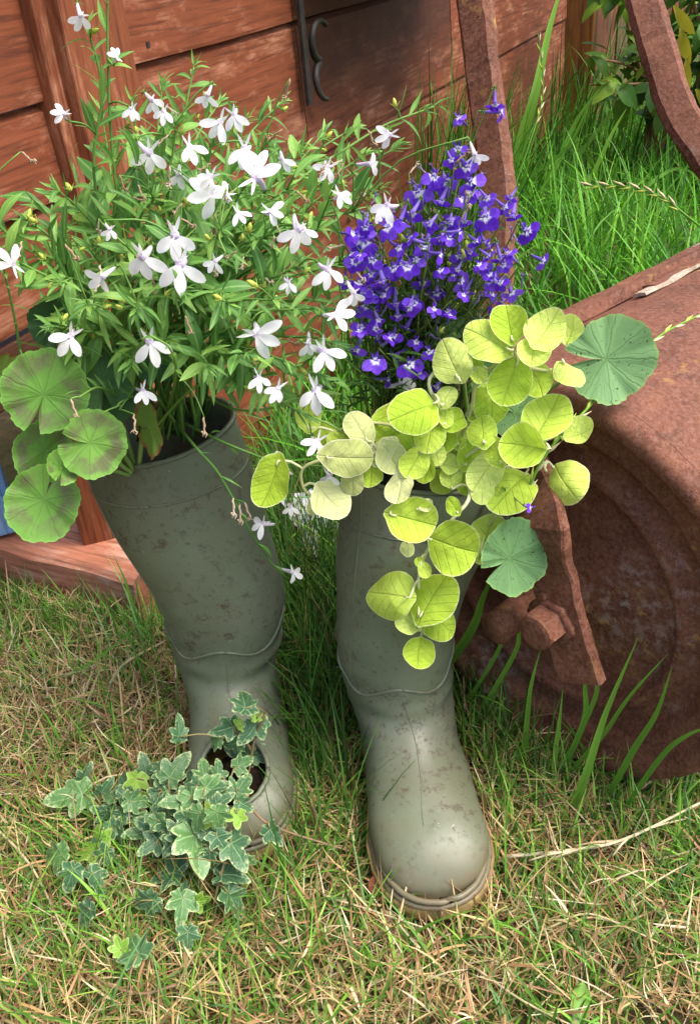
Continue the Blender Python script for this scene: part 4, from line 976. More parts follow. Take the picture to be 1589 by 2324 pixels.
tuft('tuft of thin grass blades rising beside the bolted bracket', [
    ([(1325, 1640, 0), (1328, 1560, 0), (1330, 1500, 0)], 18, (1322, 1720)), ([(1345, 1600, 0), (1355, 1540, 0), (1356, 1465, 0)], 14, (1340, 1700)), ([(1195, 1650, 0), (1205, 1560, -.01), (1228, 1470, -.01)], 18, (1185, 1740)), ([(1262, 1700, 0), (1270, 1640, 0), (1278, 1560, 0)], 16, (1255, 1790))])
tuft('tuft of grass behind the right boot shaft under the geranium leaf', [
    ([(1065, 1440, 0), (1095, 1360, .0), (1125, 1290, .01)], 26, (1040, 1520)), ([(1130, 1480, 0), (1140, 1420, 0), (1150, 1370, 0)], 12, (1120, 1560)), ([(1165, 1490, 0), (1180, 1430, 0), (1208, 1360, -.01)], 14, (1140, 1590))])
tuft('long arching grass blades crossing the dry lawn beside the left boot', [
    ([(60, 1560, 0.02), (180, 1520, .02), (290, 1440, .03), (340, 1375, .03)], 12, (-60, 1610)), ([(150, 1560, 0), (130, 1640, -.02), (120, 1760, -.05)], 14, (200, 1500)), ([(60, 1680, 0), (110, 1720, -.01), (135, 1790, -.05)], 22, (-20, 1660)), ([(310, 1400, 0), (285, 1320, .01), (255, 1255, .02)], 12, (340, 1450))])
tuft('long grass blades in front of the fence post', [
    ([(1180, 420, 0.0), (1290, 330, -.05), (1357, 180, -.1)], 16, (1090, 560)), ([(1260, 380, 0), (1310, 270, 0), (1372, 185, -.05)], 18, (1180, 520)), ([(1330, 420, 0), (1390, 300, 0), (1425, 240, 0)], 16, (1240, 520)), ([(1330, 330, 0), (1420, 210, 0), (1440, 160, 0)], 14, (1240, 450)), ([(1310, 520, 0), (1330, 590, -.1), (1356, 660, -.2)], 22, (1300, 430)),
    ([(1180, 330, 0), (1215, 210, 0), (1248, 60, .05), (1290, -80, .1)], 34, (1140, 520)), ([(1460, 430, 0), (1545, 380, 0), (1610, 430, -.1)], 14, (1380, 540)), ([(1416, 540, 0), (1420, 480, 0), (1418, 430, 0)], 14, (1420, 620)), ([(1340, 560, 0), (1420, 600, -.05), (1480, 600, -.1)], 12, (1290, 500))])
# rye-grass heads
def rye(label, pts, Yd, wpx, seeds=True, t0=0.35):
    P = [at(a, b_, yy) for (a, b_), yy in zip(pts, Yd)]; g = thing('grass_seed_head', label, 'grass stalk', P[0])
    Q = cr_path(P, 40); m = MB(); m.tube(Q, [px2m(wpx, P[0]) * 0.5, px2m(wpx, P[-1]) * 0.25], 6); mk('stalk', m.mesh('stalk'), M_blade, g)
    if seeds:
        for i in range(int(40 * t0), 40, 2):
            t = (Q[i + 1] - Q[i - 1]).normalized(); s = t.cross((EYE - Q[i]).normalized()) * (1 if (i // 2) % 2 else -1); L = px2m(wpx * 5.5, Q[i]); dd = (t + s * 0.28).normalized()
            m = MB(); m.tube([Q[i], Q[i] + dd * L * 0.4, Q[i] + dd * L], [L * 0.03, L * 0.10, L * 0.01], 5); mk('spikelet', m.mesh('spikelet'), M_straw if i % 4 else M_bud, g)
rye('pale rye-grass seed head arching over the long green grass', [(1589 + 60, 560), (1560, 490), (1500, 445), (1420, 422), (1325, 420)], [1.5, 1.5, 1.52, 1.54, 1.56], 6, True, 0.3)
rye('green grass stalk lying across the rusty drum behind the geranium leaf', [(1185, 1140), (1240, 1030), (1330, 930), (1480, 775), (1600, 708)], [0.66, 0.66, 0.68, 0.74, 0.80], 8, True, 0.05)
rye('feathery flowering grass stalk against the shed boards', [(1120, 560), (1200, 330), (1232, 210), (1222, 75)], [1.7, 1.75, 1.8, 1.82], 4, True, 0.45)
# straws
def straw(label, pts, wpx, zz=None, grp=None):
    P = [gr(a, b_, z_) for a, b_, z_ in pts]; o_ = thing('dry_straw', label, 'straw', P[0])
    m = MB(); Q = cr_path(P, 14); m.tube(Q, [px2m(wpx, P[0]) * 0.5, px2m(wpx, P[-1]) * 0.32], 6); mk('stalk', m.mesh('stalk'), M_straw, o_)
    return o_, Q
straw('pale straw standing propped against the boot toe', [(878, 2205, .012), (905, 2090, .03), (933, 1968, .058)], 8)
straw('long pale straw lying flat below the boot toe', [(740, 2035, .03), (850, 2070, .028), (965, 2108, .03)], 6)
s_, Q = straw('pale straw stalk with side stems lying right of the boot', [(1150, 1945, .03), (1300, 1930, .035), (1420, 1905, .04), (1600, 1818, .05)], 9)
for a, b_ in (((1300, 1932), (1200, 1955)), ((1400, 1910), (1290, 1925)), ((1430, 1900), (1390, 1945)), ((1440, 1895), (1555, 1860)), ((1380, 1915), (1250, 1950))):
    m = MB(); m.tube(cr_path([gr(*a, .035), gr((a[0] + b_[0]) / 2, (a[1] + b_[1]) / 2 - 4, .042), gr(*b_, .032)], 8), [0.0016, 0.0009], 5); mk('side_stem', m.mesh('side_stem'), M_straw, s_)
straw('thin bent straw running down to the dandelion leaf', [(1080, 2200, .02), (1190, 2275, .025), (1300, 2330, .02)], 6)
straw('thin grey straw lying on the right of the lawn', [(1295, 2138, .02), (1400, 2220, .025), (1500, 2290, .02)], 6)
straw('bent straw lying left of the left boot', [(250, 1552, .03), (285, 1505, .035), (375, 1455, .03)], 8)
straw('pale straw lying among dry grass behind the ivy', [(-10, 1880, .03), (45, 1935, .035), (90, 2000, .03), (160, 2150, .02)], 7)
straw('curved straw lying in the grass right of the dry patch', [(1240, 2110, .025), (1330, 2075, .03), (1430, 2110, .028), (1530, 2160, .02)], 6)
# dandelion leaf, dead leaf, plastic scrap
c = gr(1318, 2285, 0.03); pr = [0.012, 0.05, 0.10, 0.15, 0.17, 0.155, 0.17, 0.13, 0.09, 0.0]
dl = thing('dandelion', 'fresh green dandelion leaf growing at the edge of the lawn', 'weed', gr(1312, 2340, 0.0))
mk('leaf', strip_leaf('leaf', M_dand, pr, 0.5, 0.25, 0.1, 3, 0.15, 4, 0.4), None, dl, face_frame(gr(1312, 2345, 0.015), 84, -8, 0, px2m(118, c) * 1.15, px2m(118, c)))
mk('leaf', strip_leaf('leaf', M_dand, pr, 0.7, 0.25, 0.1, 3, 0.15, 5, 0.4), None, dl, face_frame(gr(1312, 2345, 0.012), 130, -35, 0, px2m(90, c)))
c = gr(855, 2012, 0.022)
o = mk('fallen_leaf', hel_leaf('fallen_leaf', M_dead, 3, 1.5, 0.2), None, None, face_frame(c, -70, -20, 25, px2m(34, c))); tag(o, 'small curled red-brown dead leaf beside the boot toe', 'dead leaf')
c = at(742, 1100, 1.02)
v = []; f = []
for j in range(13):
    for i in range(13):
        a, b_ = i / 12 - 0.5, j / 12 - 0.5; v.append((a * 0.10, b_ * 0.13, 0.012 * mnoise.noise(Vector((a * 6, b_ * 6, 1))) + 0.006 * mnoise.noise(Vector((a * 17, b_ * 17, 2)))))
for j in range(12):
    for i in range(12): f.append((j * 13 + i, j * 13 + i + 1, j * 13 + i + 14, j * 13 + i + 13))
m = MB(); m.add(v, f); o = m.obj('plastic_scrap', M_plastic); c = gr(745, 1190, 0.05)
o.matrix_basis = Matrix.Translation(c) @ Matrix.Rotation(0.5, 4, 'Z') @ Matrix.Rotation(0.6, 4, 'X'); tag(o, 'crumpled pale plastic scrap in the grass between the boots', 'plastic')

# ------------------------------------------------------------------ shared plant meshes
LW = [0.02, 0.055, 0.085, 0.10, 0.095, 0.075, 0.045, 0.0]
LW2 = [0.03, 0.045, 0.06, 0.07, 0.065, 0.05, 0.03, 0.0]
LW3 = [0.03, 0.07, 0.12, 0.15, 0.15, 0.12, 0.07, 0.0]
lob_leaves = [strip_leaf('leaf', M_lob, pr, bd, 0.3, tw, 2, 0.2, i) for i, (pr, bd, tw) in enumerate([(LW, 0.5, 0.2), (LW2, 0.9, -0.3), (LW3, 0.35, 0.1), (LW, -0.4, 0.5), (LW2, 0.2, 0.0), (LW, 1.3, -0.2), (LW3, 1.0, 0.3)])]
blue_leaves = [strip_leaf('leaf', M_bleaf, pr, bd, 0.3, tw, 2, 0.2, i) for i, (pr, bd, tw) in enumerate([(LW2, 0.5, 0.2), (LW2, 0.9, -0.3), (LW, 0.35, 0.1)])]
PW = [0.045, 0.10, 0.155, 0.20, 0.22, 0.21, 0.16, 0.06]
PM = [0.05, 0.09, 0.15, 0.20, 0.225, 0.215, 0.165, 0.06]
PU = [0.05, 0.07, 0.085, 0.09, 0.085, 0.065, 0.04, 0.01]
PB = [0.10, 0.20, 0.31, 0.39, 0.41, 0.37, 0.26, 0.06]
wp = [strip_leaf('petal', M_white, PW, 0.5, 0.12, 0.0, 2, 0.25, i, 0.8) for i in range(3)] + [strip_leaf('petal', M_white, PM, 0.35, 0.15, 0, 2, 0.2, 9, 0.8)]
wu = strip_leaf('petal', M_white, PU, -0.3, 0.2, 0.2, 2, 0.1, 3, 0.8)
vp = [strip_leaf('petal', M_violet, PB, 0.55, 0.10, 0.0, 2, 0.3, i, 0.3) for i in range(3)]
vu = strip_leaf('petal', M_violet, [x * 1.3 for x in PU], -0.5, 0.25, 0.3, 2, 0.1, 3, 0.5)
def tube_mesh(name, mat, L, r0, r1, bend, calyx=True):
    m = MB(); P = [Vector((0, bend * (i / 7) ** 2, -L * i / 7)) for i in range(8)]
    m.tube(P, [r1 + (r0 - r1) * (i / 7) ** 0.6 if False else r1 * (1 - i / 7) + r0 * (i / 7) for i in range(8)], 8)
    uv = [(0.5 + 0.4 * math.cos(k * 0.785), 1 - i / 7) for i in range(8) for k in range(8)]
    e = P[-1]
    if calyx:
        o0 = len(m.v); m.tube([e, e + Vector((0, 0.05, -0.10)), e + Vector((0, 0.10, -0.18))], [r0 * 1.15, r0 * 1.2, r0 * 0.4], 7)
        for k in range(5):
            a = 2 * math.pi * k / 5; d = Vector((math.cos(a), math.sin(a) + 0.1, 0.55)); m.tube([e, e + d * 0.13, e + d * 0.30], [0.022, 0.02, 0.003], 4)
        uv += [(0.5, 0.0)] * (len(m.v) - o0)
    me = m.mesh(name); set_uv_edge(me, uv); me.materials.append(mat); return me, e + Vector((0, 0.10, -0.18))
wtube, wt_end = tube_mesh('flower', M_wtube, 0.95, 0.055, 0.13, 0.25)
vtube, vt_end = tube_mesh('flower', M_vtube, 0.85, 0.05, 0.12, 0.2)
WITH = []
def crumple(name, mat, seed):
    q = random.Random(seed); m = MB(); P = [Vector((0, 0, 0))]
    for i in range(6): P.append(P[-1] + Vector((q.uniform(-.10, .10), 0.17, q.uniform(-.1, .1))))
    m.tube(P, [0.03, 0.07, 0.06, 0.08, 0.05, 0.07, 0.02], 6)
    for k in range(4):
        Q = [P[-2]]
        for i in range(5): Q.append(Q[-1] + Vector((q.uniform(-.12, .12), q.uniform(-.05, .11), q.uniform(-.12, .12))))
        m.tube(Q, [0.05, 0.045, 0.05, 0.04, 0.035, 0.01], 4)
    me = m.mesh(name); set_uv_edge(me, [(p[0] + .5, p[1]) for p in m.v]); me.materials.append(mat); return me
w_with = [crumple('withered_flower', M_wither, i) for i in range(4)]
v_with = [crumple('withered_flower', M_wvio, 10 + i) for i in range(4)]
def bud_mesh(name, mat):
    m = MB(); m.tube([Vector((0, y_, 0)) for y_ in (0, 0.15, 0.4, 0.7, 0.92, 1.0)], [0.07, 0.18, 0.24, 0.2, 0.1, 0.01], 8)
    for k in range(5):
        a = 2 * math.pi * k / 5; d = Vector((math.cos(a), 0.9, math.sin(a))); m.tube([Vector((0, 0, 0)), d * 0.3, d * 0.62], [0.03, 0.03, 0.004], 4)
    me = m.mesh(name); set_uv_edge(me, [(.5, .5)] * len(m.v)); me.materials.append(mat); return me
budm = bud_mesh('bud', M_bud)

def flower(root, p, size_px, ang, tx, ty, kind, scale_var=0.1):
    """size_px: width of the lower lip. returns world point where the stalk joins"""
    s = px2m(size_px, p) * random.uniform(1 - scale_var, 1 + scale_var) * (0.90 if kind == 'w' else 1.02)
    if kind == 'w': base, end, lo, upm, pl, spread = wtube, wt_end, wp, wu, 0.72, (-48, 0, 48)
    else: base, end, lo, upm, pl, spread = vtube, vt_end, vp, vu, 0.56, (-62, 0, 62)
    M = face_frame(p, ang + 180, tx, ty, s)         # local +y = away from the lip (up)
    o = bpy.data.objects.new('flower', base); col.objects.link(o); o.parent = root; o.matrix_basis = wm(root).inverted() @ M
    for i, sp in enumerate(spread):
        me = lo[i] if kind != 'w' or i != 1 else lo[3]
        L = Matrix.Rotation(math.radians(180 + sp + random.uniform(-7, 7)), 4, 'Z') @ Matrix.Translation((0, 0.03, 0)) @ Matrix.Rotation(math.radians(random.uniform(-14, 16)), 4, 'X') @ Matrix.Rotation(math.radians(random.uniform(-12, 12)), 4, 'Y') @ Matrix.Diagonal((pl, pl * random.uniform(.9, 1.1), pl, 1))
        sub('petal', me, o, L)
    for sp in (-24, 24):
        L = Matrix.Rotation(math.radians(sp + random.uniform(-10, 10)), 4, 'Z') @ Matrix.Translation((0, 0.04, 0)) @ Matrix.Rotation(math.radians(random.uniform(10, 50)), 4, 'X') @ Matrix.Diagonal((pl * .75, pl * .7, pl * .75, 1))
        sub('petal', upm, o, L)
    return M @ end

class Plant:
    def __init__(s, root, stemmat, leaves, mat):
        s.root = root; s.stems = []; s.extra = []; s.lv = []; s.leaves = leaves; s.mat = mat; s.sm = stemmat
    def stem(s, pts, r0, r1, n=14):
        Q = cr_path(pts, n); m = MB(); m.tube(Q, [r0, r1], 5); s.stems.append((Q, m, r1)); return Q
    def attach(s, p, r=0.0007, sag=0.01, maxd=9, stem=None):
        best = None
        for si, (Q, m, r1) in enumerate(s.stems):
            for q in Q[len(Q) // 4:]:
                d = (q - p).length
                if best is None or d < best[0]: best = (d, q, si)
        d, q, si = best
        mid = q.lerp(p, 0.5) + Vector((random.uniform(-.3, .3), random.uniform(-.3, .3), 0.25)) * d * 0.35
        s.stems[si][1].tube(cr_path([q, mid, p], 6), [r * 1.2, r], 4); return q
    def leaf(s, p, d, L, wide=1.0, me=None, nrm=None):
        """leaf at p growing along d"""
        me = me or random.choice(s.leaves); d = d.normalized()
        b = nrm or (Vector((random.uniform(-.5, .5), random.uniform(-.8, .2), 0.9))).normalized()
        b = (b - d * b.dot(d)); b = b.normalized() if b.length > 1e-3 else d.orthogonal().normalized(); sd = d.cross(b)
        M = Matrix(((sd.x * L * wide, d.x * L, b.x * L, p.x), (sd.y * L * wide, d.y * L, b.y * L, p.y), (sd.z * L * wide, d.z * L, b.z * L, p.z), (0, 0, 0, 1)))
        s.lv.append((me, M, L))
    def finish(s, nmax=290, key=None):
        for Q, m, r1 in s.stems:
            me = m.mesh('stem'); set_uv_edge(me, [(.5, .5)] * len(m.v)); mk('stem', me, s.sm, s.root)
        lv = sorted(s.lv, key=lambda q: -q[2] * random.uniform(0.6, 1.4) / max(depth(q[1].translation), .1))
        Ri = wm(s.root).inverted()
        for me, M, L in lv[:nmax]: sub('leaf', me, s.root, Ri @ M)
        if len(lv) > nmax:
            me = join_meshes('foliage', [(a, Ri @ M, random.random()) for a, M, L in lv[nmax:]], s.mat)
            o = sub('foliage', me, s.root, Matrix()); o['kind'] = 'stuff'

# ------------------------------------------------------------------ white lobelia in the left boot
wb = ML @ Vector((-0.016, -0.03, 0.385))
WL = thing('white_lobelia', 'bushy lobelia with white flowers and narrow green leaves spilling from the muddy boot', 'flowering plant', wb)
P = Plant(WL, M_lobstem, lob_leaves, M_lob)
WT = [(200, 60, .86, 1), (245, -40, .86, 0), (130, 430, .84, 1), (60, 500, .80, 1), (5, 590, .74, 1), (-30, 480, .78, 1), (100, 590, .80, 1), (170, 470, .90, 1), (230, 250, .92, 1), (300, 230, .95, 1), (370, 190, .93, 1), (440, 150, .92, 1), (400, 280, .84, 1),
      (500, 230, .98, 1), (560, 270, .90, 1), (640, 230, 1.0, 1), (735, 300, .95, 1), (800, 290, .98, 1), (690, 340, .88, 1), (760, 420, .85, 1), (800, 480, .80, 1), (600, 330, .84, 1), (480, 330, .80, 1), (330, 330, .86, 1), (270, 420, .82, 1),
      (350, 450, .78, 1), (450, 420, .76, 1), (550, 430, .78, 1), (650, 430, .80, 1), (720, 520, .78, 1), (200, 560, .78, 1), (140, 640, .74, 1), (290, 560, .74, 1), (400, 540, .70, 1), (500, 520, .72, 1), (600, 540, .74, 1), (680, 600, .74, 1), (770, 600, .74, 1),
      (120, 740, .72, 1), (200, 690, .70, 1), (310, 700, .68, 1), (420, 660, .67, 1), (520, 690, .67, 1), (620, 680, .69, 1), (700, 700, .70, 1), (780, 690, .72, 1), (560, 800, .67, 1), (650, 820, .68, 1), (720, 850, .69, 1), (760, 780, .7, 1), (300, 820, .70, 1), (470, 830, .68, 1), (380, 770, .70, 1), (620, 900, .70, 1),
      (690, 940, .69, 1), (180, 790, .74, 1), (985, 240, .90, 1), (905, 330, .92, 1), (860, 430, .84, 1), (870, 600, .80, 0), (830, 350, .95, 1)]
def grow(P, base, tx_, ty_, tY, r0=0.0016, spread=0.03, leafL=(0.022, 0.045), nleaf=13, start=0.3):
    tip = at(tx_, ty_, tY); b0 = base + Vector((random.uniform(-spread, spread), random.uniform(-spread * .8, spread * .8), 0))
    mid = b0.lerp(tip, 0.45); mid.z += 0.10 * (tip - b0).length + max(0, (b0.z - tip.z)) * 0.5 + 0.03; mid.x = b0.x + (tip.x - b0.x) * 0.38
    m2 = b0.lerp(tip, 0.78); m2.z = (mid.z + tip.z) / 2 + 0.02 * random.uniform(0, 1)
    j = Vector((random.uniform(-1, 1), random.uniform(-1, 1), random.uniform(-.5, .5))) * 0.012
    Q = P.stem([b0, mid + j, m2 - j * 0.5, tip], r0, r0 * 0.5, 18)
    n = nleaf
    for i in range(n):
        q = start + (1 - start) * (i + random.random() * 0.6) / n; k = min(17, int(q * 18)); t = (Q[k + 1] - Q[k]).normalized()
        a = i * 2.4 + random.uniform(-.4, .4); s = t.orthogonal().normalized(); s = Quaternion(t, a) @ s
        d = t * random.uniform(0.3, 1.0) + s + Vector((0, 0, 0.15)); L = random.uniform(*leafL) * (1.1 - 0.55 * q ** 3)
        P.leaf(Q[k].lerp(Q[k + 1], (q * 18) % 1), d, L)
    t = (Q[18] - Q[17]).normalized()
    for i in range(7):                                   # young leaves and bracts at the tip
        s = Quaternion(t, i * 1.3) @ t.orthogonal().normalized(); P.leaf(Q[18 - i % 2], t + s * 0.5, random.uniform(0.010, 0.02), 0.8)
    return Q
for (a, b_, yy, lf) in WT:
    far = (a < 60 or a > 830)
    grow(P, wb, a, b_, yy, 0.0017, 0.035, (0.026, 0.05), 16 if lf else 5, 0.3)
# low dense leaves over the boot opening
for i in range(420):
    a = random.gauss(430, 190); b_ = random.gauss(680, 140)
    if not (60 < a < 830 and 330 < b_ < 930): continue
    p = at(a, b_, random.uniform(0.76, 0.98)); d = (p - wb).normalized() + Vector((random.uniform(-.8, .8), random.uniform(-.8, .8), random.uniform(-.6, .7)))
    P.leaf(p, d, random.uniform(0.024, 0.046))
# trailing stems over the front and right
for pts in ([(400, 960, .80), (440, 1010, .70), (500, 1080, .69), (560, 1190, .68), (610, 1270, .69), (655, 1315, .70)], [(420, 960, .79), (500, 1000, .70), (600, 1040, .69), (660, 1060, .70)], [(470, 900, .78), (540, 930, .72), (620, 925, .70), (690, 900, .69)],
            [(60, 900, .78), (40, 760, .76), (20, 660, .75), (5, 590, .74)], [(380, 930, .80), (400, 850, .70), (385, 790, .67), (340, 760, .66)], [(300, 920, .80), (230, 880, .72), (180, 900, .68)], [(350, 930, .8), (300, 900, .72), (270, 930, .70)]):
    Q = P.stem([at(*q) for q in pts], 0.0015, 0.0008, 20)
    for i in range(5, 20, 3):
        t = (Q[i + 1] - Q[i]).normalized(); s = Quaternion(t, i * 2.1) @ t.orthogonal().normalized(); P.leaf(Q[i], t + s * 0.9, random.uniform(0.012, 0.024), 0.8)
WF = [(185, 35, 60, -100, 60), (345, 225, 52, -60, 40), (340, 345, 80, -85, 5), (405, 395, 55, -70, 30), (500, 275, 70, -130, 25), (530, 258, 55, -80, 30), (555, 335, 72, -88, 10), (578, 402, 92, 70, 15), (486, 440, 88, -170, 10), (322, 580, 92, -88, 0), (397, 532, 88, -95, 5), (408, 598, 92, -95, 5),
      (232, 628, 72, -140, 30), (30, 600, 70, 140, 35), (160, 762, 80, -110, 0), (340, 775, 92, -75, 0), (580, 757, 98, -20, 10), (676, 520, 90, -100, 30), (745, 378, 55, -120, 30), (842, 370, 52, 0, 55), (885, 305, 52, -150, 60), (745, 610, 68, -80, 10), (655, 640, 42, -90, 40), (760, 715, 78, 0, 20), (803, 665, 62, -90, 30),
      (735, 795, 78, -60, 30), (588, 855, 56, -85, 15), (632, 880, 52, -120, 20), (716, 885, 85, -85, 20), (325, 885, 58, -75, 25), (912, 872, 75, 0, 30), (722, 1000, 62, -120, 20), (636, 1058, 58, 160, 40), (597, 1188, 58, -150, 20), (665, 1298, 48, -40, 45), (878, 465, 72, -120, 20), (430, 330, 60, -60, 35), (372, 250, 48, -100, 40), (770, 440, 52, -30, 35), (487, 592, 45, -110, 40),
      (1078, 350, 58, -70, 30), (612, 478, 52, -20, 40), (265, 128, 40, 120, 70), (145, 255, 44, 170, 72), (470, 215, 52, -90, 30), (690, 520, 60, -60, 40), (745, 1080, 50, -80, 30), (660, 1150, 40, -90, 60), (480, 400, 55, -120, 40), (540, 480, 48, -60, 50), (300, 245, 42, -90, 50), (515, 440, 50, 150, 50), (850, 1085, 40, -90, 60), (640, 360, 46, -70, 45), (250, 520, 42, -90, 60), (700, 780, 55, -80, 35)]
for (a, b_, sz, an, tl) in WF:
    yy = 0.665 + random.uniform(0, .03) if b_ > 480 else 0.70 + (480 - b_) * 0.0004 + random.uniform(0, .03)
    if a > 860: yy = 0.72
    if b_ < 150: yy = 0.84
    if b_ > 960: yy = 0.675
    if b_ > 1260: yy = 0.69
    p = at(a, b_, yy)
    e = flower(WL, p, sz, an + random.uniform(-8, 8), random.uniform(-.3, 1) * tl * random.choice((1, -1)), random.uniform(-25, 25), 'w')
    P.attach(e, 0.0008)
for i in range(46):                                    # withered flowers and buds
    a, b_ = random.choice([(random.gauss(420, 200), random.gauss(520, 190))])
    if not (30 < a < 880 and 150 < b_ < 920): continue
    p = at(a, b_, 0.69 + max(0, 500 - b_) * 0.0004 + random.uniform(0, .06))
    M = face_frame(p, random.uniform(-160, -20), random.uniform(-30, 30), 0, px2m(random.uniform(28, 44), p))
    sub('withered_flower', random.choice(w_with), WL, wm(WL).inverted() @ M); P.attach(p, 0.0006)
for (a, b_) in ((545, 955 + 190), (463, 945), (305, 940), (160, 905), (1035 - 480, 1140), (530, 1130), (420, 715)):
    p = at(a, b_, 0.675); M = face_frame(p, -80, 0, 0, px2m(40, p)); sub('withered_flower', random.choice(w_with), WL, wm(WL).inverted() @ M); P.attach(p, 0.0006)
for i in range(70):
    st = random.choice(P.stems[:len(WT)])[0]; q = st[-1 - random.randint(0, 4)]; p = q + Vector((random.uniform(-.012, .012), random.uniform(-.012, 0.0), random.uniform(-.005, .015)))
    M = face_frame(p, random.uniform(20, 160), random.uniform(-40, 40), 0, random.uniform(0.006, 0.010)); sub('bud', budm, WL, wm(WL).inverted() @ M); P.attach(p, 0.0006)
P.finish(295)

# ------------------------------------------------------------------ violet lobelia in the right boot
vb = MR @ Vector((0.03, -0.05, 0.36))
VL = thing('violet_lobelia', 'dense clump of lobelia with violet flowers with white eyes behind yellow leaves', 'flowering plant', vb)
P = Plant(VL, M_bstem, blue_leaves, M_bleaf)
VF = [(950, 435, 68, -90, 5), (1015, 410, 62, -85, 10), (1070, 410, 62, -75, 20), (1020, 500, 70, -75, 5), (1100, 490, 66, -65, 10), (1145, 468, 44, -70, 50), (1195, 522, 62, -65, 20), (1232, 590, 45, -45, 60), (825, 545, 80, -110, 15), (880, 515, 62, -70, 40), (895, 607, 54, -85, 5), (925, 605, 54, -85, 5), (870, 636, 52, -95, 5), (832, 690, 62, -80, 5),
      (897, 688, 58, -85, 5), (937, 683, 54, -85, 10), (852, 818, 62, -80, 5), (930, 826, 62, -85, 5), (845, 588, 54, -95, 10), (842, 620, 46, -80, 30), (1057, 660, 38, -85, 30), (1017, 705, 38, -70, 40), (892, 760, 42, -85, 20), (1160, 662, 48, -70, 50), (806, 592, 50, -120, 20), (945, 775, 42, -85, 30), (808, 792, 48, -100, 20), (990, 877, 42, -85, 30), (975, 797, 46, -80, 30),
      (1137, 250, 46, -60, 55), (1124, 235, 38, -90, 65), (1042, 265, 40, -80, 68), (1024, 360, 44, -80, 40), (935, 482, 52, -80, 30), (908, 500, 50, -100, 30), (1060, 378, 52, -80, 30), (985, 398, 56, -90, 20), (1040, 335, 44, -90, 45), (930, 540, 48, -90, 30), (962, 560, 46, -80, 40), (1000, 575, 44, -80, 40), (862, 600, 48, -100, 20), (1000, 612, 42, -80, 40), (1042, 580, 44, -80, 35), (960, 640, 44, -80, 35), (820, 740, 44, -100, 25), (860, 725, 42, -90, 30), (922, 742, 42, -85, 35), (1066, 570, 42, -80, 35), (832, 508, 48, -110, 35), (1000, 455, 50, -80, 35), (1050, 450, 50, -80, 35), (975, 505, 46, -90, 35), (905, 560, 48, -90, 30), (1080, 545, 40, -80, 45), (790, 640, 46, -110, 30), (1000, 540, 44, -80, 45), (870, 668, 44, -80, 35), (985, 700, 40, -80, 45), (1030, 620, 38, -80, 50), (1205, 1152, 26, -110, 60)]
tips = []
VF += [(random.uniform(1000, 1150), random.uniform(500, 720), random.uniform(30, 44), random.uniform(-120, -50), random.choice((40, 60, 75))) for _ in range(16)] + [(random.uniform(795, 960), random.uniform(560, 860), random.uniform(34, 48), random.uniform(-130, -60), random.choice((30, 55, 70))) for _ in range(14)] + [(random.uniform(1040, 1190), random.uniform(430, 640), random.uniform(36, 52), random.uniform(-110, -50), random.choice((10, 30, 55))) for _ in range(14)] + [(random.uniform(800, 1000), random.uniform(480, 700), random.uniform(38, 52), random.uniform(-120, -70), random.choice((10, 25, 45))) for _ in range(14)]
for (a, b_, sz, an, tl) in VF:
    yy = 0.69 + random.uniform(0, .035) + max(0, 520 - b_) * 0.00018 if b_ < 1000 else 0.63
    tl = max(tl, random.choice((5, 15, 30, 45, 65)) if sz < 60 else 8)
    p = at(a, b_, yy); e = flower(VL, p, sz, an + random.uniform(-18, 18), random.uniform(.5, 1) * tl * random.choice((1, 1, -1)), random.uniform(-1, 1) * max(20, tl), 'v'); tips.append(e)
for e in tips:
    if e.z < 0.33: continue
    b0 = vb + Vector((random.uniform(-.05, .05), random.uniform(-.03, .03), 0)); mid = b0.lerp(e, 0.5) + Vector((random.uniform(-.012, .012), 0.012, 0.02))
    Q = P.stem([b0, mid, e], 0.0011, 0.0006, 12)
    for i in range(3, 11):
        t = (Q[i + 1] - Q[i]).normalized(); s = Quaternion(t, i * 2.4 + b0.x * 99) @ t.orthogonal().normalized(); P.leaf(Q[i], t * 0.9 + s * 0.8, random.uniform(0.010, 0.022), 0.9)
for i in range(120):
    a = random.gauss(1010, 95); b_ = random.gauss(610, 130); p = at(a, b_, random.uniform(0.71, 0.80))
    if not (800 < a < 1210 and 330 < b_ < 880): continue
    b0 = vb + Vector((random.uniform(-.05, .05), random.uniform(-.03, .03), 0)); Q = P.stem([b0, b0.lerp(p, .5) + Vector((0, .01, .015)), p], 0.0010, 0.0005, 12)
    M = face_frame(p, random.uniform(40, 140), random.uniform(-30, 30), 0, px2m(random.uniform(24, 40), p)); sub('withered_flower', random.choice(v_with + w_with[:1]), VL, wm(VL).inverted() @ M)
    for k in range(3, 11): P.leaf(Q[k], (Q[k + 1] - Q[k]).normalized() + Vector((random.uniform(-.8, .8), random.uniform(-.8, .8), .1)), random.uniform(0.009, 0.02), 0.9)
for i in range(30):
    p = random.choice(P.stems)[0][-2] + Vector((random.uniform(-.012, .012), -.004, random.uniform(-.01, .01))); M = face_frame(p, random.uniform(40, 140), 0, 0, random.uniform(0.006, 0.010)); sub('bud', budm, VL, wm(VL).inverted() @ M)
for i in range(260):
    a = random.gauss(900, 70); b_ = random.gauss(850, 60); p = at(a, b_, random.uniform(0.70, 0.80)); P.leaf(p, Vector((random.uniform(-1, 1), random.uniform(-1, .3), random.uniform(-.2, 1))), random.uniform(0.012, 0.03), 0.8)
P.finish(290)

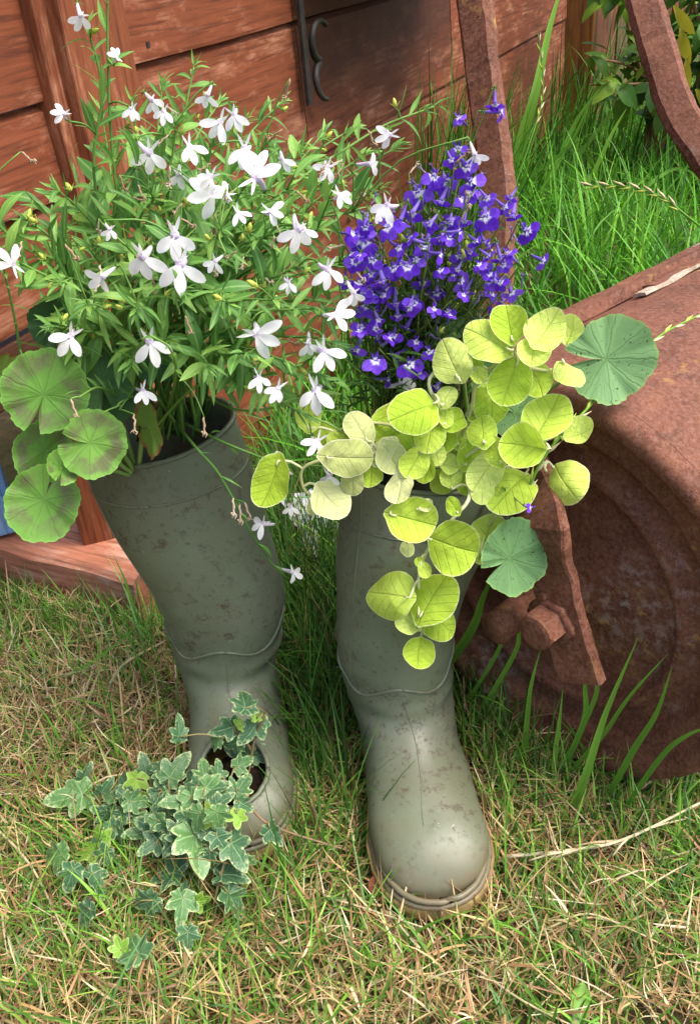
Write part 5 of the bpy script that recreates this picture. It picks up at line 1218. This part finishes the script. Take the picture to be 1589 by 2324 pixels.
# ------------------------------------------------------------------ golden helichrysum
hb = MR @ Vector((0.03, 0.0, 0.352))
HE = thing('golden_helichrysum', 'lime-yellow trailing plant with round felted leaves hanging over the boot rim', 'foliage plant', hb)
hv = [hel_leaf('leaf', M_hel, i, as_, cu) for i, (as_, cu) in enumerate([(1.0, .10), (1.14, .16), (1.25, -.10), (0.95, .19), (1.08, -.15), (1.18, .05), (0.97, -.06), (1.1, .22), (1.3, .12), (1.02, -.2)])]
hp = [hel_leaf('leaf', M_help, 20 + i, as_, cu) for i, (as_, cu) in enumerate([(1.2, .12), (1.35, -.12), (1.1, .16)])]
HS = [[(1040, 1010, .70), (1070, 930, .69), (1080, 870, .69), (1120, 830, .685), (1160, 800, .68), (1205, 770, .68), (1260, 750, .68)], [(1040, 1010, .70), (1000, 930, .685), (975, 860, .685), (1050, 800, .69), (1100, 780, .69)], [(1050, 1040, .69), (1120, 1000, .675), (1180, 1010, .665), (1230, 1000, .665), (1280, 985, .67)],
      [(1060, 1070, .69), (1065, 1130, .655), (1030, 1175, .65), (975, 1240, .652), (950, 1310, .652), (958, 1380, .652), (962, 1440, .652)], [(1000, 1060, .69), (920, 1050, .665), (890, 1110, .655), (910, 1190, .65), (900, 1220, .65)], [(960, 1040, .70), (880, 1010, .675), (820, 1050, .67), (760, 1040, .668), (690, 1060, .67), (690, 1110, .67), (730, 1140, .67)],
      [(1080, 1060, .68), (1150, 1060, .665), (1220, 1040, .66), (1240, 1070, .66)], [(960, 1030, .70), (900, 970, .69), (820, 960, .69), (760, 980, .70)], [(1000, 1000, .70), (980, 960, .68), (960, 920, .68)], [(1180, 830, .685), (1240, 840, .68), (1290, 830, .68)], [(1090, 1100, .67), (1130, 1150, .66), (1105, 1200, .66)]]
HQ = []
for i, pts in enumerate(HS):
    Q = cr_path([at(*q) for q in pts], 22); HQ.append(Q); m = MB(); m.tube(Q, [0.0018, 0.0012], 8); me = m.mesh('stem'); set_uv_edge(me, [(.5, .5)] * len(m.v)); mk('stem', me, M_helbrown if i in (3, 5) and False else M_helstem, HE)
HL = [(1113, 770, 105, 150, 0), (1155, 732, 78, 100, 0, .012), (1237, 752, 90, 55, 0), (1297, 752, 66, 70, 0, .01), (1210, 800, 72, -100, 0, -.01), (1297, 842, 68, -60, 0), (1025, 822, 92, 115, 0), (1157, 867, 96, -110, 0), (1220, 864, 72, -70, 0, .012), (1117, 914, 86, -90, 0, .008), (1087, 852, 36, -60, 0, -.005), (1082, 817, 36, 100, 0), (945, 930, 108, -155, 0, -.008),
      (1015, 900, 44, 60, 0), (895, 975, 102, -100, 0, .012), (975, 985, 56, -100, 0, -.004), (1007, 992, 48, -80, 0), (1010, 945, 32, 90, 0), (1030, 957, 42, 30, 0), (960, 1020, 40, -130, 0), (940, 1052, 50, -120, 0), (990, 1030, 34, -80, 0), (967, 1062, 48, -90, 0, .004), (1095, 975, 64, 95, 0), (1240, 950, 106, 60, 0, .012), (1315, 985, 74, 10, 0, -.004), (1195, 1012, 102, 165, 0, -.006), (1127, 1025, 42, 110, 0),
      (1102, 1070, 76, -125, 0), (1277, 1092, 102, -60, 0), (1160, 1107, 112, -130, 0, .006), (1095, 1112, 42, -90, 0), (1022, 1085, 38, 100, 0), (1030, 1150, 36, 120, 0, -.004), (817, 972, 66, 120, 1), (790, 1040, 90, 0, 1), (842, 1070, 46, -90, 0, .008), (887, 1037, 52, -60, 1), (750, 1135, 88, -45, 1), (617, 1092, 92, -110, 0), (700, 945, 60, 90, 0, .02), (775, 1005, 48, 70, 0), (907, 1110, 64, -100, 1, .004), (937, 1180, 98, -15, 0, -.004),
      (966, 1147, 30, 40, 1), (925, 1243, 32, -85, 1), (1026, 1240, 120, -20, 0, -.004), (1105, 1220, 84, 70, 0, .006), (950, 1275, 22, 120, 0), (963, 1294, 32, -60, 0, -.004), (879, 1349, 110, 165, 0), (980, 1354, 104, 60, 0, -.004), (996, 1410, 76, -40, 0, .006), (928, 1412, 60, 140, 0), (950, 1481, 72, -100, 0, -.003),
      (800, 1090, 40, -90, 1, .004), (715, 1150, 36, -80, 1, .004), (1050, 1020, 52, 20, 0, .012), (1000, 1090, 44, -60, 0, .014), (1070, 1030, 46, 60, 0, .012), (930, 1010, 46, 160, 0, .012), (1040, 985, 40, 90, 0, .01), (870, 1020, 46, -120, 1, .012), (1085, 940, 40, 0, 0, .012), (740, 985, 40, 120, 0, .02), (1060, 1095, 40, -60, 0, .01), (985, 1010, 36, 150, 0, .008), (1015, 1055, 38, -20, 0, .006), (1130, 1140, 46, -80, 0, .006)]
m_pet = MB(); nodes = [q for Q in HQ for q in Q]
for rec in HL:
    a, b_, wd, an, pale = rec[:5]; dy = rec[5] if len(rec) > 5 else 0
    # distance from the nearest stem node in the picture
    best = min(nodes, key=lambda q: (lambda c_: (c_[0] - a) ** 2 + (c_[1] - b_) ** 2)((CX + F * (q - EYE).dot(CR) / depth(q), CY - F * (q - EYE).dot(CU) / depth(q))))
    yy = best.y + dy - 0.011 + random.uniform(-.002, .002)
    p = at(a, b_, yy); s = px2m(wd, p) * 1.08
    s *= 1.3 if wd < 58 and 900 < b_ < 1130 and a < 1130 else 1.0
    M = face_frame(p, an, random.uniform(-22, 22), random.uniform(-24, 24), s, s * 1.0, s, (random.uniform(0.1, 0.4), (random.uniform(-.3, .3), -0.2, 1)))
    me = random.choice(hp if pale else hv); sub('leaf', me, HE, wm(HE).inverted() @ M)
    base = M @ Vector((0, -0.50, 0.03)); st = min(nodes, key=lambda q: (q - base).length)
    m_pet.tube(cr_path([st, st.lerp(base, .5) + Vector((0, .002, .002)), base, M @ Vector((0, -0.36, 0.0))], 6), [0.0013, 0.0009], 6)
me = m_pet.mesh('petioles'); set_uv_edge(me, [(.5, .5)] * len(m_pet.v)); o = mk('leaf_stalks', me, M_helstem, HE); o['kind'] = 'stuff'

# ------------------------------------------------------------------ geraniums
def ger_plant(label, base, recs):
    g = thing('geranium', label, 'geranium', base)
    for i, (a, b_, yy, wd, an, tx, ty, mat, fold, asp) in enumerate(recs):
        p = at(a, b_, yy); s = px2m(wd, p) * 1.04
        me = ger_leaf('leaf', mat, 40 + i + int(a), 0.012, 0.05 if not fold else 0.12, fold)
        M = face_frame(p, an, tx, ty, s, s * asp, s); o_ = sub('leaf', me, g, wm(g).inverted() @ M)
        hub = M @ Vector((0, -0.09, -0.012)); mid = hub.lerp(base, 0.45) + Vector((0, 0.012, 0.015)); m = MB(); m.tube(cr_path([base, mid, hub], 14), [0.0026, 0.0018], 7)
        me2 = m.mesh('leaf_stalk'); set_uv_edge(me2, [(.5, .5)] * len(m.v)); mk('leaf_stalk', me2, M_gerstem, g)
    return g
gb = ML @ Vector((-0.05, 0.005, 0.355))
ger_plant('geranium with brown-zoned scalloped leaves over the rim of the muddy boot', gb, [
    (103, 880, .715, 190, 75, 8, -6, M_ger, 0, 1.06), (217, 1008, .690, 158, -10, -6, 10, M_ger, 0, 1.0), (92, 1022, .725, 150, 170, 10, 0, M_ger, 0, .85), (95, 1148, .690, 172, -110, -8, 6, M_ger, 0, 1.02), (140, 1058, .685, 84, 70, -20, 20, M_ger, .05, 1.0),
    (225, 850, .760, 160, 100, 0, 15, M_gerdk, 0, 1.0), (240, 900, .77, 150, 20, 10, 0, M_gerdk, 0, 1.0), (345, 968, .715, 150, 10, 68, 0, M_geru, 0, .9), (0, 838, .80, 110, 120, 35, 0, M_geru, 0, .8), (120, 730, .82, 120, 110, 10, 0, M_gerdk, 0, .9), (360, 800, .78, 140, 80, 0, 0, M_gerdk, 0, .9), (185, 700, .86, 130, 80, 10, 0, M_gerdk, 0, .9)])
gb2 = MR @ Vector((0.085, -0.02, 0.345))
ger_plant('geranium with dusty grey-green leaves reaching over the rusty roller', gb2, [
    (1392, 815, .700, 205, 0, -6, -4, M_gerd, 0, .98), (1040, 765, .735, 100, 100, 0, 0, M_gerd, 0, 1.0), (1180, 945, .712, 120, -30, 0, 0, M_gerd, 0, 1.1), (1168, 1262, .640, 190, 30, -18, 24, M_gerd, 0, .84), (1120, 860, .73, 100, 0, 0, 0, M_gerdk, 0, 1)])
# ------------------------------------------------------------------ ivy
ib = ML @ Vector((0.004, 0.135, 0.062))
IV = thing('variegated_ivy', 'variegated ivy with small pointed leaves spilling from the boot toe onto the lawn', 'ivy', ib)
iv = [ivy_leaf('leaf', M_ivy, i) for i in range(6)]; ivb = [ivy_leaf('leaf', M_ivyb, 30 + i) for i in range(3)]
def zl7(x, y): return x / 2, y / 2 + 1732.7
def zl5(x, y): return x / 2, y / 2 + 1144.8
IL = [(325, 165, 140, -160, 0), (390, 60, 80, 60, 0), (500, 230, 150, -120, 0), (250, 440, 135, -170, 0), (325, 540, 115, -110, 0), (440, 520, 110, -50, 0), (390, 355, 150, 170, 2), (450, 430, 110, -120, 0), (385, 690, 115, -140, 0), (655, 640, 140, -160, 0), (610, 830, 150, 120, 0), (545, 830, 90, 110, 2), (740, 490, 160, -170, 0), (900, 400, 190, -80, 0), (1070, 390, 135, -60, 0), (1050, 530, 115, 0, 0), (1060, 620, 125, -60, 0), (915, 620, 95, 0, 2),
      (840, 690, 130, -90, 0), (850, 800, 90, -90, 0), (835, 600, 80, 90, 0), (690, 300, 140, 170, 0), (640, 310, 120, 190, 0), (760, 200, 90, 60, 2), (940, 240, 100, 170, 2), (1070, 240, 95, -90, 2), (880, 130, 140, 150, 0), (980, 140, 140, -20, 0), (1000, 60, 90, 80, 0), (1090, 80, 105, 60, 0), (670, 50, 110, 100, 0), (560, 90, 95, 120, 0), (800, 50, 110, 60, 0), (620, 130, 95, -100, 2), (850, 290, 110, -90, 0), (740, 320, 105, -60, 0), (560, 160, 95, 180, 0), (1110, 180, 85, -30, 0), (1240, 320, 90, -60, 0), (1000, 290, 95, -80, 0),
      (520, 300, 95, -140, 0), (460, 230, 85, 170, 0), (720, 110, 85, 90, 0), (640, 170, 75, -80, 2), (900, 300, 100, -110, 0), (780, 380, 100, -120, 0), (1000, 350, 100, -60, 0), (700, 400, 100, -140, 0), (820, 200, 110, 180, 0), (930, 60, 100, 100, 0), (740, 30, 90, 80, 0), (1110, 20, 90, 30, 0), (600, 230, 100, -150, 0), (500, 150, 85, 150, 0), (860, 40, 90, 120, 0), (1130, 430, 70, -30, 0), (960, 470, 90, -90, 0)]
IL += [(random.gauss(800, 190), random.gauss(200, 110), random.uniform(70, 110), random.uniform(-180, 180), 0) for _ in range(26)]
IL = [zl7(a, b_) + (w_, an, k) for a, b_, w_, an, k in IL] + [zl5(a, b_) + (w_, an, k) for a, b_, w_, an, k in [(1105, 865, 115, 100, 0), (1020, 1020, 115, -160, 0), (1150, 1030, 130, -120, 0), (1040, 1070, 95, -170, 0), (1090, 1140, 115, 170, 0), (1180, 1150, 105, -20, 0), (980, 1110, 70, 180, 0), (1165, 950, 50, 90, 2), (1075, 980, 60, 150, 2)]]
stemsI = [[(600, 1600), (575, 1660), (560, 1740), (540, 1810)], [(540, 1810), (480, 1850), (400, 1800), (330, 1770)], [(540, 1810), (420, 1880), (330, 1830), (250, 1850)], [(540, 1820), (400, 1900), (320, 1930), (295, 2000), (285, 2100)], [(530, 1830), (470, 1920), (450, 2010), (425, 2080), (418, 2170), (395, 2230)], [(330, 1930), (250, 1980), (180, 2040)],
          [(560, 1810), (600, 1850), (660, 1875), (790, 1915)], [(395, 2220), (320, 2240), (250, 2225), (205, 2200)], [(540, 1820), (500, 1960), (480, 2040)], [(290, 2030), (230, 1985), (160, 1965)], [(560, 1790), (500, 1760), (420, 1740), (350, 1745)], [(570, 1690), (540, 1650), (510, 1660)]]
def ivy_depth(a, b_):
    """world point on the boot toe / lawn under a pixel, with the ivy's own height above it"""
    if b_ < 1700: return at(a, b_, 0.675)
    inside = ((a - 520) / 150) ** 2 + ((b_ - 1830) / 130) ** 2
    z = 0.04 + 0.062 * max(0, 1 - inside * 0.55)
    return gr(a, b_, z)
IQ = []
for pts in stemsI:
    Q = cr_path([ivy_depth(*q) - Vector((0, 0, 0.012)) for q in pts], 16); IQ += Q; m = MB(); m.tube(Q, [0.0017, 0.0011], 6); me = m.mesh('stem'); set_uv_edge(me, [(.5, .5)] * len(m.v)); mk('stem', me, M_ivystem, IV)
m_pet = MB()
for (a, b_, w_, an, k) in IL:
    p = ivy_depth(a, b_) + Vector((0, 0, random.uniform(-.008, .012))); s = px2m(w_ / 2, p) * random.uniform(1.05, 1.45)
    M = face_frame(p, an, random.uniform(-42, 35), random.uniform(-40, 40), s, s, s, (random.uniform(.1, .5), (random.uniform(-.3, .3), -.3, 1)))
    sub('leaf', random.choice(ivb if k == 2 else iv), IV, wm(IV).inverted() @ M)
    base = M @ Vector((0, -0.30, 0)); st = min(IQ, key=lambda q: (q - base).length); m_pet.tube(cr_path([st, st.lerp(base, .5) + Vector((0, 0, .006)), base], 5), [0.0011, 0.0008], 5)
me = m_pet.mesh('leaf_stalks'); set_uv_edge(me, [(.5, .5)] * len(m_pet.v)); o = mk('leaf_stalks', me, M_ivystem, IV); o['kind'] = 'stuff'

# ------------------------------------------------------------------ shrub beyond the fence, top right
sb = at(1560, 330, 3.0); sb.z = 0
SH = thing('leafy_shrub', 'tangled green shrub with drooping yellow leaves beyond the roller handle', 'shrub', sb)
P = Plant(SH, M_helbrown, [strip_leaf('leaf', M_shrub, LW3, 0.5, .3, .2, 2, .3, 1), strip_leaf('leaf', M_shrub, [x * 1.6 for x in LW3], .8, .3, -.3, 2, .3, 2)], M_shrub)
for i in range(22):
    tip = sb + Vector((random.uniform(-.35, .9), random.uniform(-.3, .5), random.uniform(.35, 1.0))); b0 = sb + Vector((random.uniform(-.1, .4), random.uniform(-.1, .2), 0))
    Q = P.stem([b0, b0.lerp(tip, .5) + Vector((0, 0, .12)), tip], 0.008, 0.003, 14)
    for k in range(3, 14):
        for _ in range(4): P.leaf(Q[k] + Vector((random.uniform(-.04, .04), random.uniform(-.04, .04), random.uniform(-.03, .03))), Vector((random.uniform(-1, 1), random.uniform(-1, .6), random.uniform(-.8, .7))), random.uniform(0.05, 0.13))
P.finish(240)
yl = [strip_leaf('yellow_leaf', M_yel, [x * 1.5 for x in LW3], .6, .25, .3, 2, .4, 7), strip_leaf('yellow_leaf', M_yel, LW3, 1.0, .25, -.3, 2, .4, 8)]
for (a, b_, wd, an) in ((1545, 60, 90, -80), (1560, 130, 90, -95), (1500, 30, 70, -120), (1580, 200, 70, -60), (1530, 10, 90, -60), (1565, 260, 60, -100), (1490, 120, 60, -100)):
    p = at(a, b_, 2.6); sub('yellow_leaf', random.choice(yl), SH, wm(SH).inverted() @ face_frame(p, an, 10, 10, px2m(wd, p)))
